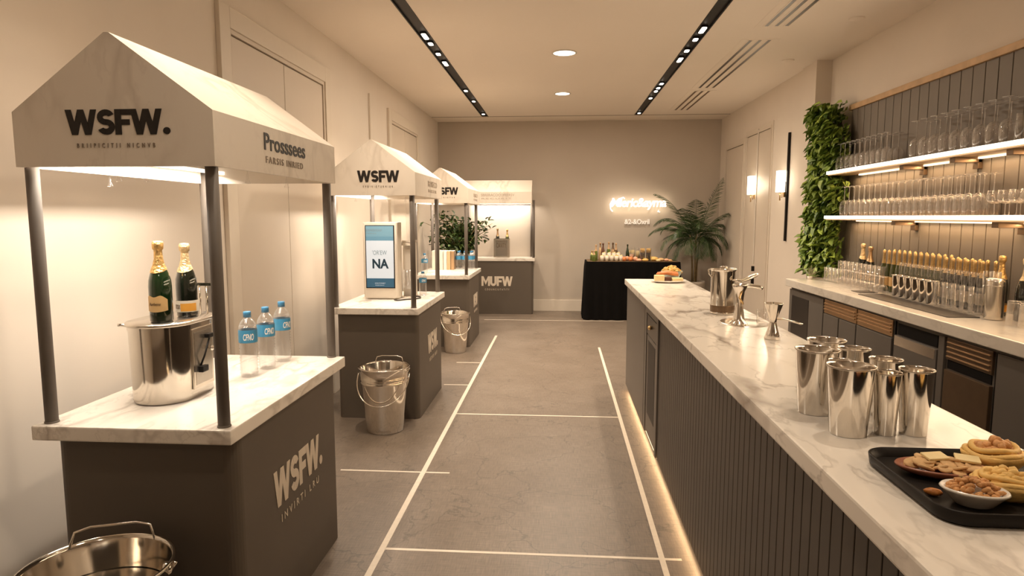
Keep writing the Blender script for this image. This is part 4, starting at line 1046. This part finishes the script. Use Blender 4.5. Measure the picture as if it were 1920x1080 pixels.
ap = front('appliance_door', 3.97, 4.47, .10, .865, 'cab', .020)
M().box(KX+.0335, KX+.0355, 3.99, 4.46, .80, .862).build('steel_strip', 'brushed', ap)
sl = front('open_slot', 3.99, 4.46, .870, .945, 'black_hole', .004)
front('cabinet_stile', 3.90, 3.965, .10, CZ, 'cab', .018)
g = front('copper_grille', 3.48, 3.89, .83, .955, 'bronze', .014)
for z in (.845, .872, .899, .926): M().box(KX+.033, KX+.043, 3.495, 3.875, z, z+.007, .002).build('louvre', 'copper', g)
front('open_slot', 3.49, 3.89, .775, .825, 'black_hole', .004)
front('appliance_door', 3.48, 3.89, .10, .77, 'bronze', .02)
front('cabinet_stile', 3.45, 3.475, .10, CZ, 'black', .006)
for y0, y1 in ((2.9, 3.445), (2.3, 2.89), (1.7, 2.29)): front('cabinet_door', y0, y1, .10, CZ, 'cab')
tag(M().rrect(2.31, 2.50, 4.02, 5.20, KZ+.0005, KZ+.004, .01).build('drip_mat', 'cabdark'), 'dark steel drip mat before the row of steel cups', 'mat')
tag(M().rrect(2.36, 2.50, 5.28, 5.44, KZ+.0005, KZ+.004, .01).build('drip_mat', 'cabdark'), 'small dark drip mat left of the long one on the back counter', 'mat')

# ------------------------------------------------------------------ shelves
for k_, (z0, z1) in enumerate(((2.040, 2.080), (1.617, 1.657))):
    t = thing('wall_shelf', ['upper oak shelf with a bright lit front edge', 'lower oak shelf with a bright lit front edge'][k_], 'shelf', (0,0,0), group='lit oak shelves above the back counter')
    M().box(2.575, XR-.041, .8, 6.57, z0, z1, .002).build('board', 'shelf', t)
    M().box(2.560, 2.5745, .8, 6.57, z0+.012, z1, .002).build('lit_edge', 'ledwhite', t)
    M().box(XR-.075, XR-.05, .9, 6.3, z0-.012, z0-.001).build('under_light', 'led', t)
    for yb in ((5.25, 4.60, 4.04, 3.4) if k_ == 0 else (5.32, 4.12, 3.2)):
        M().box(2.60, XR-.045, yb-.03, yb+.03, z0-.035, z0-.0005, .002).box(XR-.07, XR-.041, yb-.03, yb+.03, z0-.075, z0-.0005, .002).build('bracket', 'bronze', t)
    area('shelf_glow', (XR-.10, 3.7, z0-.016), .03, 9, (0, math.radians(8), 0), (1,.66,.36), sy=5.4)
    area('shelf_edge_glow', (2.553, 3.7, z0+.02), .03, 5, (0, math.radians(90), 0), (1,.80,.56), sy=5.4)

# ------------------------------------------------------------------ glassware
def wine_glass(h=.26, rb=.038, rf=.034, upright=False):
    t = thing('wine_glass', '', 'wine glass', (0,0,0))
    bh = h*.46
    bowl = [(.0035, h*.46), (rb*.45, h*.475), (rb*.85, h*.55), (rb, h*.66), (rb*.97, h*.82), (rb*.86, h), (rb*.84, h), (rb*.945, h*.82), (rb*.965, h*.66), (rb*.82, h*.56), (0, h*.49)]
    stem = [(.0038, h*.46), (.0030, h*.30), (.0034, h*.05), (.008, h*.022)]
    foot = [(.008, h*.022), (rf*.6, h*.010), (rf, h*.006), (rf, 0), (0, .0)]
    f = (lambda p: p) if upright else (lambda p: [(a, h-b) for a, b in p])
    M().lathe(f(bowl), seg=18).build('bowl', 'glass', t); M().lathe(f(stem), seg=8).build('stem', 'rimglass', t); M().lathe(f(foot), seg=18).build('foot', 'rimglass', t)
    return note(t)
def hi_ball(h, r, inv=False):
    t = thing('glass_tumbler', '', 'glass', (0,0,0))
    p = [(0,0),(r*.86,0),(r*.9,.003),(r,h),(r*.95,h),(r*.84,.012),(0,.010)]
    if inv: p = [(a, h-b) for a, b in p]
    M().lathe(p, seg=18).build('tumbler', 'glass', t)
    return note(t)
def place_rows(proto, zs, rows, ys, labf, grp):
    first = True
    for ri, x in enumerate(rows):
        for i, y in enumerate(ys):
            lab = labf(ri, i); yy = y + (.0 if ri == 0 else .02)
            if first: proto.location = (x, yy, zs); proto['label'] = lab; proto['group'] = grp; first = False
            else: dup(proto, (x, yy, zs), lab, group=grp)
FB = ['front', 'back']
ZU, ZL = 2.0805, 1.6575
place_rows(wine_glass(.245), ZU, (2.63, 2.73), [6.44-.098*i for i in range(10)], lambda r, i: f'upturned wine glass on the upper shelf by the vine, {FB[r]} row, {ORD[i]} from the vine', 'wine glasses at the vine end of the upper shelf')
place_rows(wine_glass(.27, .045, .040), ZU, (2.63, 2.735), [5.12-.125*i for i in range(9)], lambda r, i: f'large upturned wine glass mid upper shelf, {FB[r]} row, {ORD[i]} from left', 'large wine glasses in the middle of the upper shelf')
place_rows(hi_ball(.155, .040, True), ZU, (2.63, 2.73), [3.99-.09*i for i in range(6)], lambda r, i: f'tall clear tumbler, right of upper shelf, {FB[r]} row, {ORD[i]} from left', 'tumblers at the right of the upper shelf')
place_rows(wine_glass(.265), ZL, (2.63, 2.73), [6.30-.098*i for i in range(21)], lambda r, i: f'upturned wine glass on the lower shelf, {FB[r]} row, {ORD[i]} from the vine', 'upturned wine glasses on the lower shelf')
place_rows(wine_glass(.15, .045, .034, True), ZL, (2.64, 2.74), [4.20-.098*i for i in range(7)], lambda r, i: f'short upright stemmed glass on the lower shelf, {FB[r]} row, {ORD[i]} from its left end', 'short stemmed glasses at the right of the lower shelf')
ZK = KZ+.0005
place_rows(hi_ball(.195, .036), ZK, (2.60,), [6.20-.082*i for i in range(10)], lambda r, i: f'tall clear tumbler at the far end of the back counter, {ORD[i]} from the vine', 'tall tumblers on the back counter')
place_rows(wine_glass(.135, .034, .03), ZK, (2.50,), [5.93-.080*i for i in range(10)], lambda r, i: f'short upturned glass in front of the tall tumblers, {ORD[i]} from the vine', 'short upturned glasses on the back counter')
place_rows(hi_ball(.13, .034), ZK, (2.505,), [6.27-.082*i for i in range(4)], lambda r, i: f'low clear tumbler on the back counter beside the vine, {ORD[i]} from the vine', 'low tumblers on the back counter')
# steel cups, then ribbed glasses
cp = thing('steel_cup', '', 'cup', (0,0,0))
M().lathe([(0,.001),(.033,0),(.035,.004),(.037,.10),(.041,.155),(.043,.162),(.040,.162),(.034,.10),(.031,.01),(0,.008)], seg=32).build('cup_body', 'steel', cp)
M().lathe([(.0425,.158),(.0455,.160),(.0455,.165),(.0420,.165)], seg=28).build('rim', 'brushed', cp); note(cp)
place_rows(cp, ZK, (2.545,), [5.08-.092*i for i in range(6)], lambda r, i: f'flared steel cup in the back counter row, {ORD[i]} from the left', 'flared steel cups on the back counter')
place_rows(hi_ball(.165, .040), ZK, (2.545,), [4.52-.092*i for i in range(5)], lambda r, i: f'clear flared glass right of the steel cups, {ORD[i]} from the steel cups', 'clear glasses right of the steel cups')
fl_ = thing('flute_glass', '', 'glass', (0,0,0))
M().lathe([(.003,.135),(.010,.14),(.017,.16),(.020,.20),(.018,.25),(.017,.25),(.019,.20),(.015,.16),(0,.142)], seg=16).build('bowl', 'glass', fl_)
M().lathe([(.0035,.135),(.003,.05),(.006,.006),(.018,.002),(.018,0),(0,0)], seg=14).build('stem', 'rimglass', fl_); note(fl_)
place_rows(fl_, ZK, (2.606,), [5.16-.078*i for i in range(13)], lambda r, i: f'slim flute glass between the cups and the bottles, {ORD[i]} from the left', 'flute glasses on the back counter')
# bottles in a double row
def mini(h, r, gm, fm, stripe):
    t = thing('prosecco_bottle', '', 'bottle', (0,0,0)); k_ = h/.32
    M().lathe([(0,0),(r*.95,0),(r,.006),(r,.15*k_),(r*.8,.19*k_),(r*.4,.235*k_),(r*.34,.30*k_),(0,.301*k_)], seg=18).build('glass_body', gm, t)
    M().lathe([(r*.62,.212*k_),(r*.42,.240*k_),(r*.38,.285*k_),(r*.46,.29*k_),(r*.44,.312*k_),(0,.32*k_)], seg=14).build('foil', fm, t)
    M().lathe([(r*1.01,.045*k_),(r*1.01,.115*k_)], seg=18).build('label', stripe, t)
    return note(t)
protos = [mini(.335, .025, 'olivedark', 'golddull', 'labelgold'), mini(.325, .025, 'blackglass', 'golddull', 'labelwhite')]
ys0 = [5.52-.078*i for i in range(11)]; ys1 = [4.662-.078*i for i in range(6)]
place_rows(protos[0], ZK, (2.645, 2.735), ys0, lambda r, i: f'gold-necked wine bottle on the back counter, {FB[r]} row, {ORD[i]} from the tall tumblers', 'gold-necked bottles on the back counter')
place_rows(protos[1], ZK, (2.645, 2.735), ys1, lambda r, i: f'dark gold-necked bottle right of the olive ones, {FB[r]} row, {ORD[i]} from them', 'dark gold-necked bottles on the back counter')
bottle('champagne_bottle', 'dark sparkling wine bottle by the vine at the far end of the back counter', (2.70, 6.02, ZK), .36, .042, 'blackglass', 'goldsoft', 'labelgold', None)
bottle('champagne_bottle', 'sparkling wine bottle just right of the one nearest the vine', (2.70, 5.88, ZK), .34, .042, 'blackglass', 'copper', 'labelgold', None)
bottle('champagne_bottle', 'dark bottle with long gold foil left of the steel shaker', (2.665, 4.125, ZK), .365, .040, 'blackglass', 'gold', 'copper', None, 1)
place_rows(hi_ball(.27, .030), ZK, (2.60,), [4.135, 3.985+.09], lambda r, i: f'tall narrow clear glass {["left","right"][i]} of the long-foiled dark bottle', 'tall narrow glasses beside the shaker')
t = thing('steel_shaker', 'round-shouldered steel shaker beside the large champagne bottle on the back counter', 'shaker', (2.535, 3.965, ZK))
M().lathe([(0,.002),(.044,0),(.047,.005),(.048,.02),(.048,.20)], seg=40).lathe([(.048,.2002),(.048,.225),(.044,.238),(.034,.243),(0,.244)], seg=40).build('shaker_body', 'brushed', t)
M().lathe([(.0482,.197),(.0488,.198),(.0488,.202),(.0482,.203)], seg=40).build('seam', 'steel', t)
bottle('champagne_bottle', 'large champagne bottle with gold foil at the right end of the back counter', (2.66, 3.90, ZK), .365, .050, 'blackglass', 'goldsoft', 'labelgold', None, rz=.6)
place_rows(hi_ball(.135, .046, True), ZK, (2.525,), [3.765, 3.665], lambda r, i: f'upturned ribbed glass {["left","right"][i]} of two at the right edge of the photo', 'upturned glasses at the right edge')
place_rows(hi_ball(.26, .035, False), ZK, (2.70,), [3.74], lambda r, i: 'tall clear glass behind the upturned ones at the right edge of the photo', 'tall glass at the right edge')

# ------------------------------------------------------------------ climbing vine by the panelling
t = thing('climbing_vine', 'dense green climbing plant hanging down the wall at the end of the shelves', 'plant', (0,0,0))
st = M(); lf = M()
def vcen(z): return 6.84 + .06*math.sin(z*5.2) + .05*(z-1.8)*-.4
for i in range(9):
    y0 = 6.66+.045*i
    st.tube([(2.70+.03*math.sin(i), y0+.03*math.sin(z*6+i), z) for z in [1.06+.17*j for j in range(10)]], .006, 6)
N = 2300
for i in range(N):
    z = random.uniform(1.06, 2.76)
    edge = 1 - .35*max(0, (z-2.45)/.27)
    wob = .11*math.sin(z*9.+2)+.05*math.sin(z*19+1)-.04
    y = vcen(z) + random.uniform(-.36, .30+wob)*edge
    dep = random.uniform(.0, .23) * (1 - (abs(y-vcen(z))/.42)**2*.6)
    x = 2.78 - dep - .03
    d = Vector((random.uniform(-1.0,-.1), random.uniform(-.8,.8), random.uniform(-1.3,.1)))
    L = random.uniform(.065,.115)
    lf.add(leaf_pts(Vector((x,y,z)), d, Vector((-.7,0,.7)), L, L*random.uniform(.62,.85)), LF)
def vclamp(v):
    x, y, z = v
    if y > 7.17: x = min(x, XF-.05)
    if y < 6.60 and (2.0 < z < 2.12 or 1.6 < z < 1.69): y = max(y, 6.60)
    return (min(x, XR-.05), max(y, 6.44), max(z, 1.056))
lf.v = [vclamp(v) for v in lf.v]
st.build('vine_stems', 'trunk', t); lf.build('foliage', 'leaf', t)
t = thing('sprig_pot', 'small pale sage sprig beside the foot of the vine on the counter', 'plant', (2.40, 6.42, KZ))
M().lathe([(0,0),(.022,0),(.026,.03),(.022,.03),(.02,.005),(0,.005)], seg=16).build('pot', 'ceramic', t)
q = M()
for i in range(16):
    a = random.uniform(0,2*PI); e = random.uniform(.2,1.2)
    dd = Vector((math.cos(a)*math.cos(e), math.sin(a)*math.cos(e), math.sin(e)))
    q.add(leaf_pts(Vector((0,0,.02))+dd*.02, dd, Vector((0,0,1)), random.uniform(.06,.12), .018), LF)
q.build('foliage', 'sage', t)

# ------------------------------------------------------------------ fill light of the room's unseen half, world, camera
w = bpy.data.worlds.new('World'); S.world = w; w.use_nodes = True
w.node_tree.nodes['Background'].inputs['Color'].default_value = (1, .85, .68, 1)
w.node_tree.nodes['Background'].inputs['Strength'].default_value = .3

f = 1220.0
a_, b_ = 90/f, 134/f
Yc = Vector((a_, b_, -1)).normalized(); pit = math.atan(b_); Zc = Vector((0, math.cos(pit), math.sin(pit))); Xc = Yc.cross(Zc)
R = Matrix((Xc, Yc, Zc))            # rows: world axes seen from the camera
cam = bpy.data.cameras.new('Camera'); co = bpy.data.objects.new('Camera', cam); COL.objects.link(co)
cam.sensor_fit = 'HORIZONTAL'; cam.sensor_width = 36; cam.lens = f/1920*36; cam.clip_start = .05
mw = R.to_4x4(); mw.translation = Vector((0, 0, 1.65)); co.matrix_world = mw
S.camera = co
S.view_settings.view_transform = 'Standard'; S.view_settings.look = 'None'; S.view_settings.gamma = 1
S.view_settings.use_curve_mapping = False
S.view_settings.exposure = 1.0
S.cycles.use_denoising = True
S.cycles.transparent_max_bounces = 48
S.cycles.max_bounces = 8; S.cycles.diffuse_bounces = 4; S.cycles.glossy_bounces = 4
S.cycles.sample_clamp_indirect = 4
S.cycles.caustics_reflective = False; S.cycles.caustics_refractive = False
